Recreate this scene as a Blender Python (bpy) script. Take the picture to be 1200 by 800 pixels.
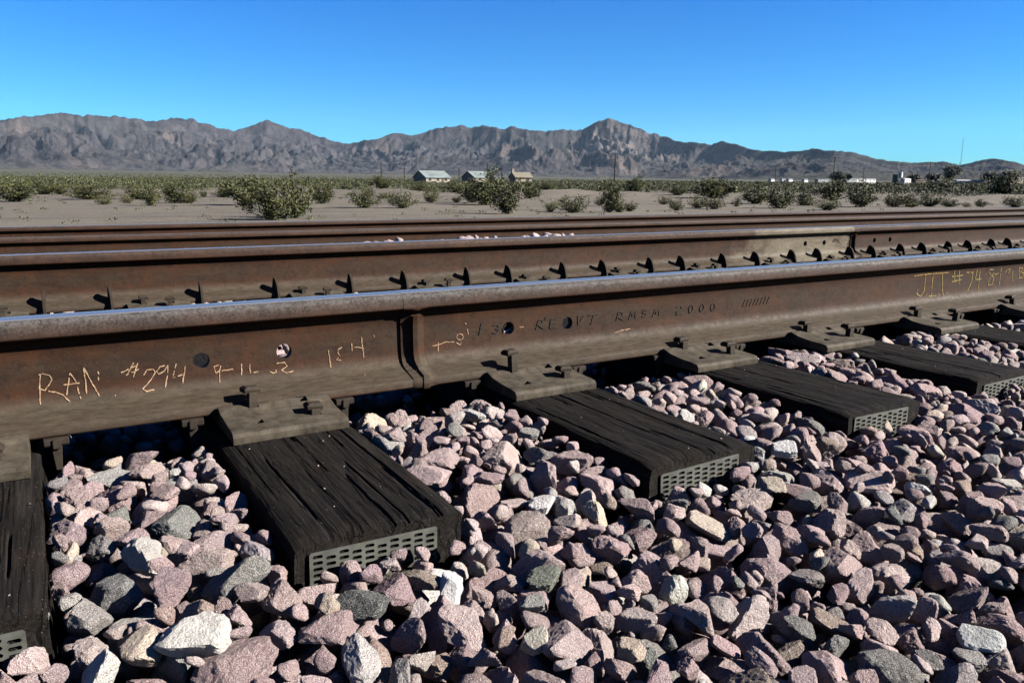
import bpy, bmesh, math, random
import numpy as np
from mathutils import Vector, Matrix, noise as mnoise
R = math.radians
for o in list(bpy.data.objects): bpy.data.objects.remove(o)
scene = bpy.context.scene
col = scene.collection
# ---------------------------------------------------------------- camera, sky, sun, exposure
# world frame: x along the rails (to the right), y across them (away from the camera), z = 0 on the near rail's head
CAM = np.array([0.0, -1.4928, 0.2189])
FW = np.array([0.50597, 0.83980, -0.19678]); RT = np.array([0.85721, -0.51492, 0.00658]); UP = np.array([0.09580, 0.17201, 0.98042])
FPX = 923.75                                   # focal length in pixels of a 1200 px wide frame
cd = bpy.data.cameras.new('camera'); cam = bpy.data.objects.new('camera', cd); col.objects.link(cam)
cd.sensor_width = 36; cd.lens = 36*FPX/1200; cd.clip_start = .02; cd.clip_end = 40000
m = Matrix.Identity(4)
for i in range(3): m[i][0] = RT[i]; m[i][1] = UP[i]; m[i][2] = -FW[i]; m[i][3] = CAM[i]
cam.matrix_world = m
scene.camera = cam
SUN = Vector((1.18, -1.0, 0.90)).normalized()  # towards the sun
SUN_EL = math.asin(SUN.z); SUN_AZ = math.atan2(SUN.x, SUN.y)
w = bpy.data.worlds.new('World'); scene.world = w; w.use_nodes = True
nt = w.node_tree; bg = nt.nodes['Background']
sky = nt.nodes.new('ShaderNodeTexSky'); sky.sky_type = 'NISHITA'; sky.sun_disc = False
sky.sun_elevation = SUN_EL; sky.sun_rotation = SUN_AZ; sky.altitude = 300; sky.air_density = 1.0; sky.dust_density = .15; sky.ozone_density = 3.0
hs = nt.nodes.new('ShaderNodeHueSaturation'); hs.inputs['Saturation'].default_value = 1.40
tn = nt.nodes.new('ShaderNodeMix'); tn.data_type = 'RGBA'; tn.blend_type = 'MULTIPLY'; tn.inputs[0].default_value = 1; tn.inputs[7].default_value = (.103, .322, .515, 1)
nt.links.new(sky.outputs[0], hs.inputs['Color']); nt.links.new(hs.outputs[0], tn.inputs[6]); nt.links.new(tn.outputs[2], bg.inputs[0]); bg.inputs[1].default_value = .05
sl = bpy.data.lights.new('sun', 'SUN'); sl.energy = 5.0; sl.angle = R(.53); sl.color = (1, .95, .87)
so = bpy.data.objects.new('sun', sl); col.objects.link(so); so.rotation_euler = SUN.to_track_quat('Z', 'Y').to_euler(); so.location = (20, -20, 15)
vs = scene.view_settings; vs.view_transform = 'Standard'; vs.look = 'None'; vs.gamma = 1; vs.exposure = 2.65; vs.use_curve_mapping = False

HAZE = 0.7e-5                                  # density of the thin air round the scene
# ---------------------------------------------------------------- helpers
def tag(o, label=None, cat=None, group=None, kind=None):
    if label: o['label'] = label
    if cat: o['category'] = cat
    if group: o['group'] = group
    if kind: o['kind'] = kind
    return o
def link(name, me, parent=None, loc=(0, 0, 0), rz=0):
    o = bpy.data.objects.new(name, me); col.objects.link(o); o.location = loc; o.rotation_euler = (0, 0, rz)
    if parent: o.parent = parent
    return o
def empty(name, loc=(0, 0, 0), rz=0): return link(name, None, None, loc, rz)
def mesh(name, v, f, mat=None, smooth=False):
    me = bpy.data.meshes.new(name); me.from_pydata([tuple(a) for a in v], [], [tuple(a) for a in f]); me.update()
    if mat: me.materials.append(mat)
    if smooth: me.shade_smooth()
    return me
class MB:
    """collects simple solids into one mesh"""
    def __init__(s): s.v = []; s.f = []
    def add(s, v, f):
        n = len(s.v); s.v += [tuple(a) for a in v]; s.f += [tuple(i+n for i in q) for q in f]; return s
    def box(s, x0, x1, y0, y1, z0, z1, taper=0):
        t = taper
        return s.add([(x0, y0, z0), (x1, y0, z0), (x1, y1, z0), (x0, y1, z0), (x0+t, y0+t, z1), (x1-t, y0+t, z1), (x1-t, y1-t, z1), (x0+t, y1-t, z1)],
                     [(3, 2, 1, 0), (4, 5, 6, 7), (0, 1, 5, 4), (1, 2, 6, 5), (2, 3, 7, 6), (3, 0, 4, 7)])
    def prism(s, pts, axis, a, b):
        """extrude a closed polygon of 2-D points along axis from a to b"""
        n = len(pts)
        def P(p, t): return (t, p[0], p[1]) if axis == 'x' else (p[0], t, p[1]) if axis == 'y' else (p[0], p[1], t)
        v = [P(p, a) for p in pts]+[P(p, b) for p in pts]
        return s.add(v, [tuple(range(n))[::-1], tuple(range(n, 2*n))]+[(i, (i+1) % n, (i+1) % n+n, i+n) for i in range(n)])
    def tube(s, pts, radii, n=6):
        pts = [Vector(p) for p in pts]; v = []; f = []
        for i, p in enumerate(pts):
            d = (pts[min(i+1, len(pts)-1)]-pts[max(i-1, 0)]).normalized(); a = d.orthogonal().normalized(); b = d.cross(a)
            for k in range(n):
                t = 2*math.pi*k/n; v.append(p+radii[i]*(a*math.cos(t)+b*math.sin(t)))
        for i in range(len(pts)-1):
            for k in range(n): f.append((i*n+k, i*n+(k+1) % n, (i+1)*n+(k+1) % n, (i+1)*n+k))
        f.append(tuple(range(n))[::-1]); f.append(tuple(range((len(pts)-1)*n, len(pts)*n)))
        return s.add(v, f)
    def build(s, name, mat, parent=None, loc=(0, 0, 0), rz=0, smooth=False, fix=True):
        return link(name, s.me(name, mat, smooth, fix), parent, loc, rz)
    def me(s, name, mat, smooth=False, fix=True, bevel=0):
        me = mesh(name, s.v, s.f, mat)
        if fix or bevel:
            bm = bmesh.new(); bm.from_mesh(me); bmesh.ops.recalc_face_normals(bm, faces=bm.faces)
            if bevel: bmesh.ops.bevel(bm, geom=list(bm.edges), offset=bevel, segments=2, profile=.5, affect='EDGES')
            bm.to_mesh(me); bm.free()
        if smooth: sharp(me)
        return me
def sharp(me, deg=35):
    me.shade_smooth(); me.set_sharp_from_angle(angle=R(deg))
def boolean(me, cutter):
    a = bpy.data.objects.new('tmp_a', me); b = bpy.data.objects.new('tmp_b', cutter); col.objects.link(a); col.objects.link(b)
    md = a.modifiers.new('b', 'BOOLEAN'); md.operation = 'DIFFERENCE'; md.solver = 'EXACT'; md.object = b
    bpy.context.view_layer.update(); dg = bpy.context.evaluated_depsgraph_get()
    out = bpy.data.meshes.new_from_object(a.evaluated_get(dg)); bpy.data.objects.remove(a); bpy.data.objects.remove(b)
    return out
def fbm(p, o=4, h=.9): return mnoise.fractal(Vector(p), h, 2.1, o)
# ---------------------------------------------------------------- materials
class MT:
    def __init__(s, name, rough=.85, metal=0, spec=.3):
        s.m = bpy.data.materials.new(name); s.m.use_nodes = True; s.t = s.m.node_tree; s.b = s.t.nodes['Principled BSDF']
        s.b.inputs['Roughness'].default_value = rough; s.b.inputs['Metallic'].default_value = metal; s.b.inputs['Specular IOR Level'].default_value = spec
    def n(s, t, **k):
        a = s.t.nodes.new('ShaderNode'+t)
        for q, v in k.items():
            if hasattr(a, q): setattr(a, q, v)
            else: a.inputs[q.replace('_', ' ')].default_value = v
        return a
    def l(s, a, b): s.t.links.new(a, b); return b
    def coord(s, kind='Object', scale=(1, 1, 1)):
        c = s.n('NewGeometry').outputs['Position'] if kind == 'World' else s.n('TexCoord').outputs[kind]
        mp = s.n('Mapping'); mp.inputs['Scale'].default_value = scale; s.l(c, mp.inputs[0]); return mp.outputs[0]
    def noise(s, vec, scale, detail=4, rough=.6):
        a = s.n('TexNoise', Scale=scale, Detail=detail, Roughness=rough); s.l(vec, a.inputs['Vector']); return a.outputs['Fac']
    def ramp(s, fac, stops):
        a = s.n('ValToRGB'); e = a.color_ramp.elements
        while len(e) < len(stops): e.new(.5)
        for i, (p, c) in enumerate(stops): e[i].position = p; e[i].color = (c, c, c, 1) if isinstance(c, (int, float)) else (*c, 1)
        s.l(fac, a.inputs[0]); return a.outputs[0]
    def mix(s, fac, a, b, mode='MIX'):
        q = s.n('Mix', data_type='RGBA', blend_type=mode)
        for i, v in ((0, fac), (6, a), (7, b)):
            if isinstance(v, (int, float)): q.inputs[i].default_value = v if i == 0 else (v, v, v, 1)
            elif isinstance(v, tuple): q.inputs[i].default_value = (*v, 1)
            else: s.l(v, q.inputs[i])
        return q.outputs[2]
    def math(s, op, a, b=0.0, clamp=False):
        q = s.n('Math', operation=op, use_clamp=clamp)
        for i, v in ((0, a), (1, b)):
            if isinstance(v, (int, float)): q.inputs[i].default_value = v
            else: s.l(v, q.inputs[i])
        return q.outputs[0]
    def bump(s, h, strength=.5, dist=.01):
        b = s.n('Bump', Strength=strength, Distance=dist); s.l(h, b.inputs['Height']); s.l(b.outputs[0], s.b.inputs['Normal'])
    def col(s, c):
        s.l(s.mix(1.0, c, (.51, .51, .51), 'MULTIPLY'), s.b.inputs['Base Color'])
        return s
def simple(name, a, b, scale=8, rough=.85, metal=0, bump=.3, dist=.004, stretch=(1, 1, 1), kind='Object', spec=.1):
    t = MT(name, rough, metal, spec); v = t.coord(kind, stretch); n = t.noise(v, scale, 6, .65); t.col(t.mix(t.ramp(n, [(.3, 0.), (.7, 1.)]), a, b))
    if bump: t.bump(t.noise(v, scale*4, 5, .7), bump, dist)
    return t.m
def make_rail_steel(name, blotch=None, scaly=1.0, used=.85):
    t = MT(name, .7, 0, .06); ob = t.coord('Object'); st = t.coord('Object', (1, 6, 6))
    n1 = t.noise(st, 4, 8, .7); n2 = t.noise(ob, 60, 6, .75); n3 = t.noise(ob, 9, 6, .65)
    sep = t.n('SeparateXYZ'); t.l(t.n('TexCoord').outputs['Object'], sep.inputs[0]); X, Y, Z = sep.outputs
    zz = t.math('ADD', t.math('MULTIPLY', Z, -1), t.math('MULTIPLY', t.math('SUBTRACT', n3, .5), .030))
    n4 = t.noise(t.coord('Object', (1, 3, 3)), 34, 6, .7); n5 = t.noise(ob, 240, 3, .8)
    rust = t.mix(t.ramp(n1, [(.3, 0.), (.72, 1.)]), (.0130, .0060, .0034), (.0410, .0185, .0098))
    olive = t.mix(t.ramp(n4, [(.35, 0.), (.68, 1.)]), (.0180, .0128, .0086), (.036, .0272, .0188))
    rust = t.mix(t.math('MULTIPLY', t.ramp(zz, [(.062, 0.), (.084, .6), (.108, .6), (.122, 0.)]), t.ramp(n3, [(.35, .1), (.6, 1.)])), rust, olive)
    rust = t.mix(t.math('MULTIPLY', t.ramp(t.noise(ob, 13, 4, .6), [(.50, 0.), (.68, 1.)]), .7), rust, (.042, .0165, .0075))
    rust = t.mix(t.math('MULTIPLY', t.ramp(n2, [(.35, 1.), (.5, 0.)]), .55), rust, (.0085, .0055, .0042))
    rust = t.mix(t.math('MULTIPLY', t.ramp(n5, [(.62, 0.), (.72, 1.)]), .5), rust, (.055, .044, .034))
    # dust settled on the sloping base
    base = t.ramp(t.math('MULTIPLY', Z, -1), [(.0, 0.), (.128, 0.), (.152, 1.), (.176, .8), (.19, .1)])
    dust = t.mix(t.ramp(n4, [(.3, 0.), (.75, 1.)]), (.0245, .0193, .0138), (.070, .0585, .0435))
    c = t.mix(t.math('MULTIPLY', base, .85), rust, dust)
    # scaly grey side of the head, with a highlight painted along its top corner
    head = t.ramp(t.math('MULTIPLY', Z, -1), [(0., 1.), (.005, 1.), (.010, .55), (.022, .28), (.034, 0.)])
    grey = t.mix(t.ramp(t.math('ADD', t.math('MULTIPLY', n5, .6), t.math('MULTIPLY', n2, .4)), [(.36, 0.), (.62, 1.)]), (.016, .014, .013), (.092, .088, .085))
    c = t.mix(t.math('MULTIPLY', head, t.ramp(n1, [(.2, .65*scaly), (.6, scaly)])), c, grey)
    if blotch:        # pale ground-off patch beside the weld
        x0, x1 = blotch
        d = t.math('ADD', X, t.math('MULTIPLY', t.math('SUBTRACT', n3, .5), 1.1))
        k = t.math('MULTIPLY', t.ramp(t.math('MULTIPLY', t.math('SUBTRACT', d, x0-.15), 1.8), [(0., 0.), (.7, 1.)]), t.ramp(t.math('MULTIPLY', t.math('SUBTRACT', x1, d), 8), [(0., 0.), (.4, 1.)]))
        k = t.math('MULTIPLY', k, t.ramp(n1, [(.25, .25), (.6, .95)]))
        c = t.mix(t.math('MULTIPLY', k, t.ramp(n4, [(.3, .45), (.6, .95)])), c, (.135, .118, .086))
    # polished running band
    pol = t.math('MULTIPLY', t.ramp(t.math('MULTIPLY', Z, -100), [(.25, 1.), (.5, 0.)]), t.ramp(t.math('MULTIPLY', t.math('ABSOLUTE', Y), 20), [(.36, 1.), (.50, 0.)]))
    pol = t.math('MULTIPLY', pol, used); c = t.mix(pol, c, (.50, .49, .48)); t.col(c)
    t.l(pol, t.b.inputs['Metallic']); t.l(t.mix(pol, .06, .5), t.b.inputs['Specular IOR Level'])
    t.l(t.mix(pol, t.ramp(n2, [(.3, .75), (.7, .55)]), t.ramp(n1, [(.3, .16), (.7, .30)])), t.b.inputs['Roughness'])
    t.bump(t.mix(pol, t.math('ADD', n2, t.math('MULTIPLY', n3, .6)), .5), .35, .003)
    return t.m
M = {}
M['rail'] = make_rail_steel('rail_steel'); M['rail_blotch'] = make_rail_steel('rail_steel_ground', (3.30, 4.12), .35); M['rail_brown'] = make_rail_steel('rail_steel_brown', None, .3); M['rail_dull'] = make_rail_steel('rail_steel_dull', None, .35, .12)
M['iron'] = simple('rusty_iron', (0.0137, 0.0100, 0.0074), (0.0394, 0.0310, 0.0221), 30, .75, 0, .45, .002, spec=.08)
M['plate'] = simple('tie_plate_iron', (.0215, .0168, .0118), (.0730, .0605, .0450), 42, .75, 0, .4, .002, spec=.08)
M['anchor'] = simple('anchor_iron', (0.0095, 0.0070, 0.0055), (0.0263, 0.0195, 0.0138), 30, .8, 0, .4, .002)
M['chalk'] = simple('paint_marker', (.10, .040, .018), (.40, .29, .19), 190, .9, 0, 0, spec=0)
M['yellow'] = simple('yellow_marker', (.075, .052, .018), (.30, .235, .095), 170, .9, 0, 0, spec=0)
M['brand'] = simple('rolled_lettering', (0.0090, 0.0070, 0.0060), (0.0275, 0.0210, 0.0170), 90, .8, 0, 0)
def make_wood():
    t = MT('creosoted_timber', .85, 0, .05); v = t.coord('Object', (1, .035, 1)); o = t.coord('Object'); wv = t.coord('Object', (1, .05, .4))
    g = t.noise(v, 260, 6, .75); g2 = t.noise(v, 70, 5, .6); s = t.noise(o, 9, 5, .65); k = t.noise(wv, 34, 4, .55); k2 = t.noise(wv, 15, 3, .5)
    crack = t.math('MAXIMUM', t.ramp(t.math('ABSOLUTE', t.math('SUBTRACT', k, .5)), [(.006, 1.), (.016, 0.)]), t.ramp(t.math('ABSOLUTE', t.math('SUBTRACT', k2, .52)), [(.005, 1.), (.011, 0.)]))
    c = t.mix(t.ramp(g, [(.36, 0.), (.64, 1.)]), (.0018, .0015, .0013), (.0125, .0105, .0090))
    c = t.mix(t.math('MULTIPLY', t.ramp(s, [(.50, 0.), (.72, 1.)]), .55), c, (.0180, .0115, .0072))
    c = t.mix(t.math('MULTIPLY', t.ramp(g2, [(.56, 0.), (.70, 1.)]), .5), c, (.030, .027, .024))
    c = t.mix(t.math('MULTIPLY', crack, .9), c, (.0012, .0010, .0010))
    sp = t.ramp(t.noise(o, 420, 2, .5), [(.70, 0.), (.74, 1.)]); c = t.mix(t.math('MULTIPLY', sp, .6), c, (.17, .16, .15)); t.col(c)
    t.bump(t.math('SUBTRACT', t.math('ADD', g, t.math('MULTIPLY', g2, .9)), t.math('MULTIPLY', crack, .8)), .45, .0035); return t.m
M['wood'] = make_wood()
M['zinc'] = simple('galvanised_plate', (.030, .030, .024), (.085, .088, .076), 26, .65, .1, .3, .001, spec=.2)
def make_stone(name, src):
    t = MT(name, .95, 0, .05); p = t.coord('World')
    if src == 'obj': c = t.n('ObjectInfo').outputs['Color']
    else: c = t.n('Attribute', attribute_name='stone_colour').outputs['Color']
    n1 = t.noise(p, 42, 5, .65); n2 = t.noise(p, 330, 4, .8); n3 = t.noise(p, 760, 2, .8); n6 = t.noise(p, 120, 4, .7)
    c = t.mix(t.ramp(n1, [(.3, .7), (.7, 0.)]), c, t.mix(1.0, c, (.62, .55, .55), 'MULTIPLY'))
    c = t.mix(t.ramp(n6, [(.54, 0.), (.72, .6)]), c, t.mix(.5, c, (.42, .39, .37)))
    c = t.mix(t.ramp(n2, [(.30, .9), (.45, 0.)]), c, t.mix(1.0, c, (.42, .37, .37), 'MULTIPLY'))
    c = t.mix(t.ramp(n3, [(.53, 0.), (.64, .85)]), c, t.mix(.6, c, (.66, .62, .60)))
    c = t.mix(t.ramp(n3, [(.34, .7), (.44, 0.)]), c, t.mix(1.0, c, (.4, .36, .36), 'MULTIPLY')); t.col(c)
    h = t.math('ADD', t.math('MULTIPLY', n6, 1.6), t.math('ADD', n2, t.math('MULTIPLY', n3, .35))); t.bump(h, 1.0, .006); return t.m
M['stone'] = make_stone('ballast_stone', 'obj'); M['stone_mass'] = make_stone('ballast_stone_mass', 'attr')
M['bed'] = simple('ballast_bed', (.03, .024, .022), (.14, .11, .10), 26, .95, 0, 1.0, .05, kind='World')
def make_sand():
    t = MT('desert_sand', .95, 0, .1); p = t.coord('World'); a = t.noise(p, .05, 6, .65); b = t.noise(p, .9, 6, .7); d = t.noise(p, 7, 4, .7)
    g = t.noise(t.coord('World', (.35, 1, 1)), .33, 7, .7)
    c = t.mix(t.ramp(a, [(.35, 0.), (.65, 1.)]), (.122, .105, .080), (.098, .085, .066)); c = t.mix(t.ramp(b, [(.42, 0.), (.62, .8)]), c, (.128, .113, .092))
    c = t.mix(t.ramp(g, [(.50, 0.), (.64, .75)]), c, (.062, .054, .046)); c = t.mix(t.ramp(g, [(.30, .7), (.42, 0.)]), c, (.142, .125, .102))
    c = t.mix(t.ramp(d, [(.52, 0.), (.66, .7)]), c, (.044, .037, .030))
    # beyond a kilometre the single bushes can no longer be told apart: scrub colour
    ln = t.n('VectorMath', operation='LENGTH'); t.l(t.n('NewGeometry').outputs['Position'], ln.inputs[0])
    far = t.ramp(t.math('DIVIDE', ln.outputs['Value'], 4000), [(.09, 0.), (.3, 1.)])
    sc = t.noise(t.coord('World', (1, 1, 0)), .012, 8, .75); scr = t.mix(t.ramp(sc, [(.38, 0.), (.6, 1.)]), (.028, .033, .0145), (.056, .055, .032))
    c = t.mix(t.math('MULTIPLY', far, .8), c, scr); t.col(c); t.bump(t.math('ADD', b, d), .6, .08); return t.m
M['sand'] = make_sand()
def make_rock():
    t = MT('mountain_rock', 1, 0, 0); p = t.coord('World'); a = t.noise(p, .0016, 7, .62); b = t.noise(p, .011, 8, .72); e = t.noise(p, .0006, 4, .5)
    c = t.mix(t.ramp(b, [(.38, 0.), (.62, 1.)]), (.0175, .0162, .0185), (.060, .0540, .0560))
    c = t.mix(t.ramp(a, [(.55, 0.), (.70, .75)]), c, (.112, .088, .076)); c = t.mix(t.ramp(e, [(.32, .6), (.5, 0.)]), c, (.036, .036, .034))
    pl = t.n('VectorMath', operation='DISTANCE'); t.l(t.n('NewGeometry').outputs['Position'], pl.inputs[0]); pl.inputs[1].default_value = (4250, 5250, 400)    # pale scree below the main peak
    k = t.math('MULTIPLY', t.ramp(t.math('DIVIDE', pl.outputs['Value'], 1000), [(.15, 1.), (.75, 0.)]), t.ramp(b, [(.42, 0.), (.58, 1.)])); c = t.mix(t.math('MULTIPLY', k, .7), c, (.17, .145, .13))
    nz = t.n('SeparateXYZ'); t.l(t.n('NewGeometry').outputs['Normal'], nz.inputs[0])
    c = t.mix(t.ramp(nz.outputs[2], [(.95, 0.), (.995, .9)]), c, (.060, .058, .046)); t.col(c); t.bump(b, 1.0, 26); return t.m
M['rock'] = make_rock()
def leaf(name, a, b, c2):
    t = MT(name, .7, 0, .2); i = t.n('NewGeometry').outputs['Random Per Island']; c = t.mix(i, a, b); c = t.mix(t.ramp(i, [(.82, 0.), (.95, 1.)]), c, c2); t.col(c)
    t.b.inputs['Transmission Weight'].default_value = 0; return t.m
M['creosote'] = leaf('creosote_leaf', (.013, .018, .004), (.066, .072, .016), (.11, .10, .032))
M['pale_leaf'] = leaf('brittlebush_leaf', (0.0462, 0.0515, 0.0185), (0.0990, 0.0990, 0.0396), (0.1320, 0.1188, 0.0561))
M['scrub'] = leaf('scrub_leaf', (.015, .020, .006), (.056, .062, .018), (.095, .088, .038))
M['tree'] = leaf('tree_leaf', (0.0099, 0.0145, 0.0066), (0.0297, 0.0363, 0.0145), (0.0396, 0.0396, 0.0198))
M['stem'] = simple('bush_stem', (0.0396, 0.0297, 0.0231), (0.0858, 0.0660, 0.0495), 12, .9, 0, 0)
M['pole'] = simple('weathered_pole', (.010, .008, .006), (.022, .017, .013), 2, .9, 0, 0)
M['tin'] = simple('tin_roof', (.075, .095, .095), (.19, .215, .21), .8, .6, 0, 0, stretch=(.3, 1, 1))
M['tanroof'] = simple('tan_roof', (0.1200, 0.1080, 0.0840), (0.1620, 0.1440, 0.1110), 1, .9, 0, 0)
M['whitewall'] = simple('white_wall', (.17, .145, .115), (.27, .24, .20), .8, .85, 0, 0)
M['brownwall'] = simple('brown_board', (0.0600, 0.0450, 0.0330), (0.0960, 0.0720, 0.0540), 1.5, .85, 0, 0)
M['white'] = simple('white_paint', (.42, .42, .41), (.52, .52, .51), 1, .7, 0, 0)
M['dark'] = simple('dark_opening', (0.0090, 0.0084, 0.0078), (0.0180, 0.0168, 0.0156), 1, .6, 0, 0)
M['grey'] = simple('grey_metal', (0.1500, 0.1620, 0.1680), (0.2160, 0.2280, 0.2340), 1, .6, 0, 0)
M['greenpaint'] = simple('green_tank_paint', (.05, .075, .06), (.08, .11, .09), 1, .7, 0, 0)
# ---------------------------------------------------------------- terrain
SKYLINE = [(-1.12,0.0612),(-0.24,0.0637),(0.88,0.0663),(2.12,0.0717),(3.17,0.069),(4.26,0.0698),(5.31,0.0697),(6.04,0.0683),(7.26,0.0655),(8.29,0.0689),(9.31,0.0695),(10.34,0.0654),(11.11,0.0611),(12.17,0.0587),(13.26,0.0631),(14.22,0.0713),(15.19,0.0659),(16.3,0.0615),(17.13,0.0559),(17.97,0.0513),(19.1,0.0456),(19.68,0.0448),(20.56,0.049),(21.44,0.0513),(22.15,0.0565),(22.92,0.0597),(23.8,0.0569),(24.69,0.0602),(25.58,0.0644),(26.48,0.0666),(27.37,0.0688),(28.27,0.068),(29.17,0.0691),(30.37,0.0662),(31.15,0.0684),(32.17,0.0634),(33.37,0.0615),(34.56,0.0656),(35.46,0.0636),(36.35,0.0677),(36.94,0.0737),(37.64,0.0777),(38.41,0.0756),(39.3,0.0696),(40.2,0.0635),(41.08,0.0595),(41.96,0.0544),(42.85,0.0493),(43.7,0.0503),(44.46,0.0472),(45.41,0.0501),(46.15,0.0481),(47.4,0.042),(48.51,0.039),(49.61,0.0379),(50.68,0.0397),(51.47,0.0415),(52.0,0.0405),(53.05,0.0384),(53.83,0.0364),(54.62,0.0326),(55.39,0.0287),(56.4,0.0268),(57.38,0.0257),(58.34,0.0256),(59.05,0.0265),(59.67,0.0237),(60.01,0.0219),(60.9,0.0262),(61.56,0.0297),(62.23,0.0278),(62.91,0.0251),(63.36,0.0224)]
az_t = np.array([-75, -60, -48, -36, -26, -18, -12, -7, -4]+[a for a, e in SKYLINE]+[66, 69, 73, 78, 86, 95, 106, 120], float)
el_t = np.array([.03, .045, .038, .052, .044, .058, .05, .058, .056]+[e for a, e in SKYLINE]+[.027, .021, .026, .018, .022, .016, .02, .012], float)
az_t2 = np.linspace(-75, 120, 400); _e = np.interp(az_t2, az_t, el_t); _k = np.exp(-(np.arange(-12, 13)*.4875/2.2)**2); el_s = np.convolve(np.pad(_e, 12, 'edge'), _k/_k.sum(), 'valid')*.97
def az_slope(az): return np.interp(az, [-60, 5, 25, 45, 60, 120], [.0150, .0155, .0125, .0085, .0062, .005])
def zground(x, y):
    dx, dy = x-CAM[0], y-CAM[1]; r = math.hypot(dx, dy); az = math.degrees(math.atan2(dx, dy))
    if az < -120: az += 360
    s = float(az_slope(min(max(az, -60), 120)))
    z = -1.0+np.interp(r, [90, 320], [0, 1.1])+s*max(0, r-330)**2/(max(r, 331)+1100)*1.12
    if 18 < r < 900:
        z += .10*fbm((x*.06, y*.06, 3.3), 4)*min(1, (r-18)/30)
        b = math.exp(-((r-(84+14*fbm((az*.09, 1.7, 0), 3)))/7)**2); z += b*(.55+.45*fbm((az*.13, 8.2, 0), 3))*.75       # low sandy berm
    return z
def ring_sheet():
    rs = np.concatenate([[0], np.geomspace(6, 3600, 120), np.geomspace(3900, 11000, 12)]); na = 420; v = [(0, 0, -1.0)]; f = []
    for r in rs[1:]:
        for k in range(na):
            a = 2*math.pi*k/na; x, y = r*math.sin(a), r*math.cos(a)
            v.append((x, y, zground(x, y) if r < 3700 else zground(x*3700/r, y*3700/r)-.0))
    for k in range(na): f.append((0, 1+(k+1) % na, 1+k))
    for i in range(len(rs)-2):
        for k in range(na):
            a, b = 1+i*na+k, 1+i*na+(k+1) % na; f.append((a, b, b+na, a+na))
    me = mesh('ground', v, f, M['sand'], True); bm = bmesh.new(); bm.from_mesh(me); bmesh.ops.recalc_face_normals(bm, faces=bm.faces); bm.to_mesh(me); bm.free()
    return me
tag(link('ground', ring_sheet()), kind='structure')
def mountains():
    AZ = np.concatenate([np.linspace(-75, -6, 150), np.linspace(-5.9, 68, 900), np.linspace(68.2, 120, 100)]); nd = 150
    crest = lambda a: 6600+900*math.sin(a*.05+.6)-1400*float(np.interp(a, [40, 63], [0, 1]))+350*fbm((a*.11, 2.2, 0), 3)
    V = np.zeros((len(AZ), nd, 3)); tt = np.linspace(0, 1, nd)
    for i, a in enumerate(AZ):
        ar = math.radians(a); dc = crest(a); e = float(np.interp(a, az_t, el_t)); s, c = math.sin(ar), math.cos(ar)
        d0 = dc-2300; el = []; ds = d0+(dc+900-d0)*tt; zb = np.array([zground(s*min(d, 3600)+CAM[0], c*min(d, 3600)+CAM[1]) for d in ds]); h = np.zeros(nd)
        for j, d in enumerate(ds):
            x, y = s*d, c*d; q = (d-d0)/(dc-d0)
            env = max(0, q)**1.25 if q <= 1 else max(0, 1-(q-1)*2.2)
            wx = 260*fbm((x*.0009, y*.0009, 9.1), 3); wy = 260*fbm((x*.0009, y*.0009, 4.7), 3)
            rg = min(1, mnoise.ridged_multi_fractal(Vector(((x+wx)*.0024, (y+wy)*.0024, .5)), .62, 2.15, 9, 1.0, 2.0)*.37)
            lo = fbm((x*.0012, y*.0012, 20.5), 3)
            A = 1.0*(1-min(1, q)**9) if q < 1 else 0
            fore = max(0, 1-abs(q-.33-.15*lo)/.3)*max(0, .30+.9*lo)
            hh = env*(1-A*(1-rg))+fore*(.05+.55*rg)
            lim = (.93+.05*rg)*d/dc
            if q < .9 and hh > lim*.8: hh = lim*.8+(lim*.2)*math.tanh((hh-lim*.8)/(lim*.2))
            h[j] = hh
        e2 = e*(1+.032*fbm((a*1.9, 5.5, 0), 5, .6)); es = float(np.interp(a, az_t2, el_s)); qq = np.clip((ds-d0)/(dc-d0), 0, 1)**5; e2 = es*(1-qq)+e2*qq
        z = zb+h*(dc*e2+CAM[2]-zb[int(nd*2300/3200)])
        z[0] -= 6
        V[i, :, 0] = s*ds+CAM[0]; V[i, :, 1] = c*ds+CAM[1]; V[i, :, 2] = z
    n = len(AZ); f = [(i*nd+j, (i+1)*nd+j, (i+1)*nd+j+1, i*nd+j+1) for i in range(n-1) for j in range(nd-1)]
    me = mesh('mountains', V.reshape(-1, 3), f, M['rock'], True); bm = bmesh.new(); bm.from_mesh(me); bmesh.ops.recalc_face_normals(bm, faces=bm.faces)
    if bm.faces[0].normal.z < 0: bmesh.ops.reverse_faces(bm, faces=bm.faces)
    bm.to_mesh(me); bm.free()
    return me
tag(link('mountains', mountains()), kind='structure')
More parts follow.
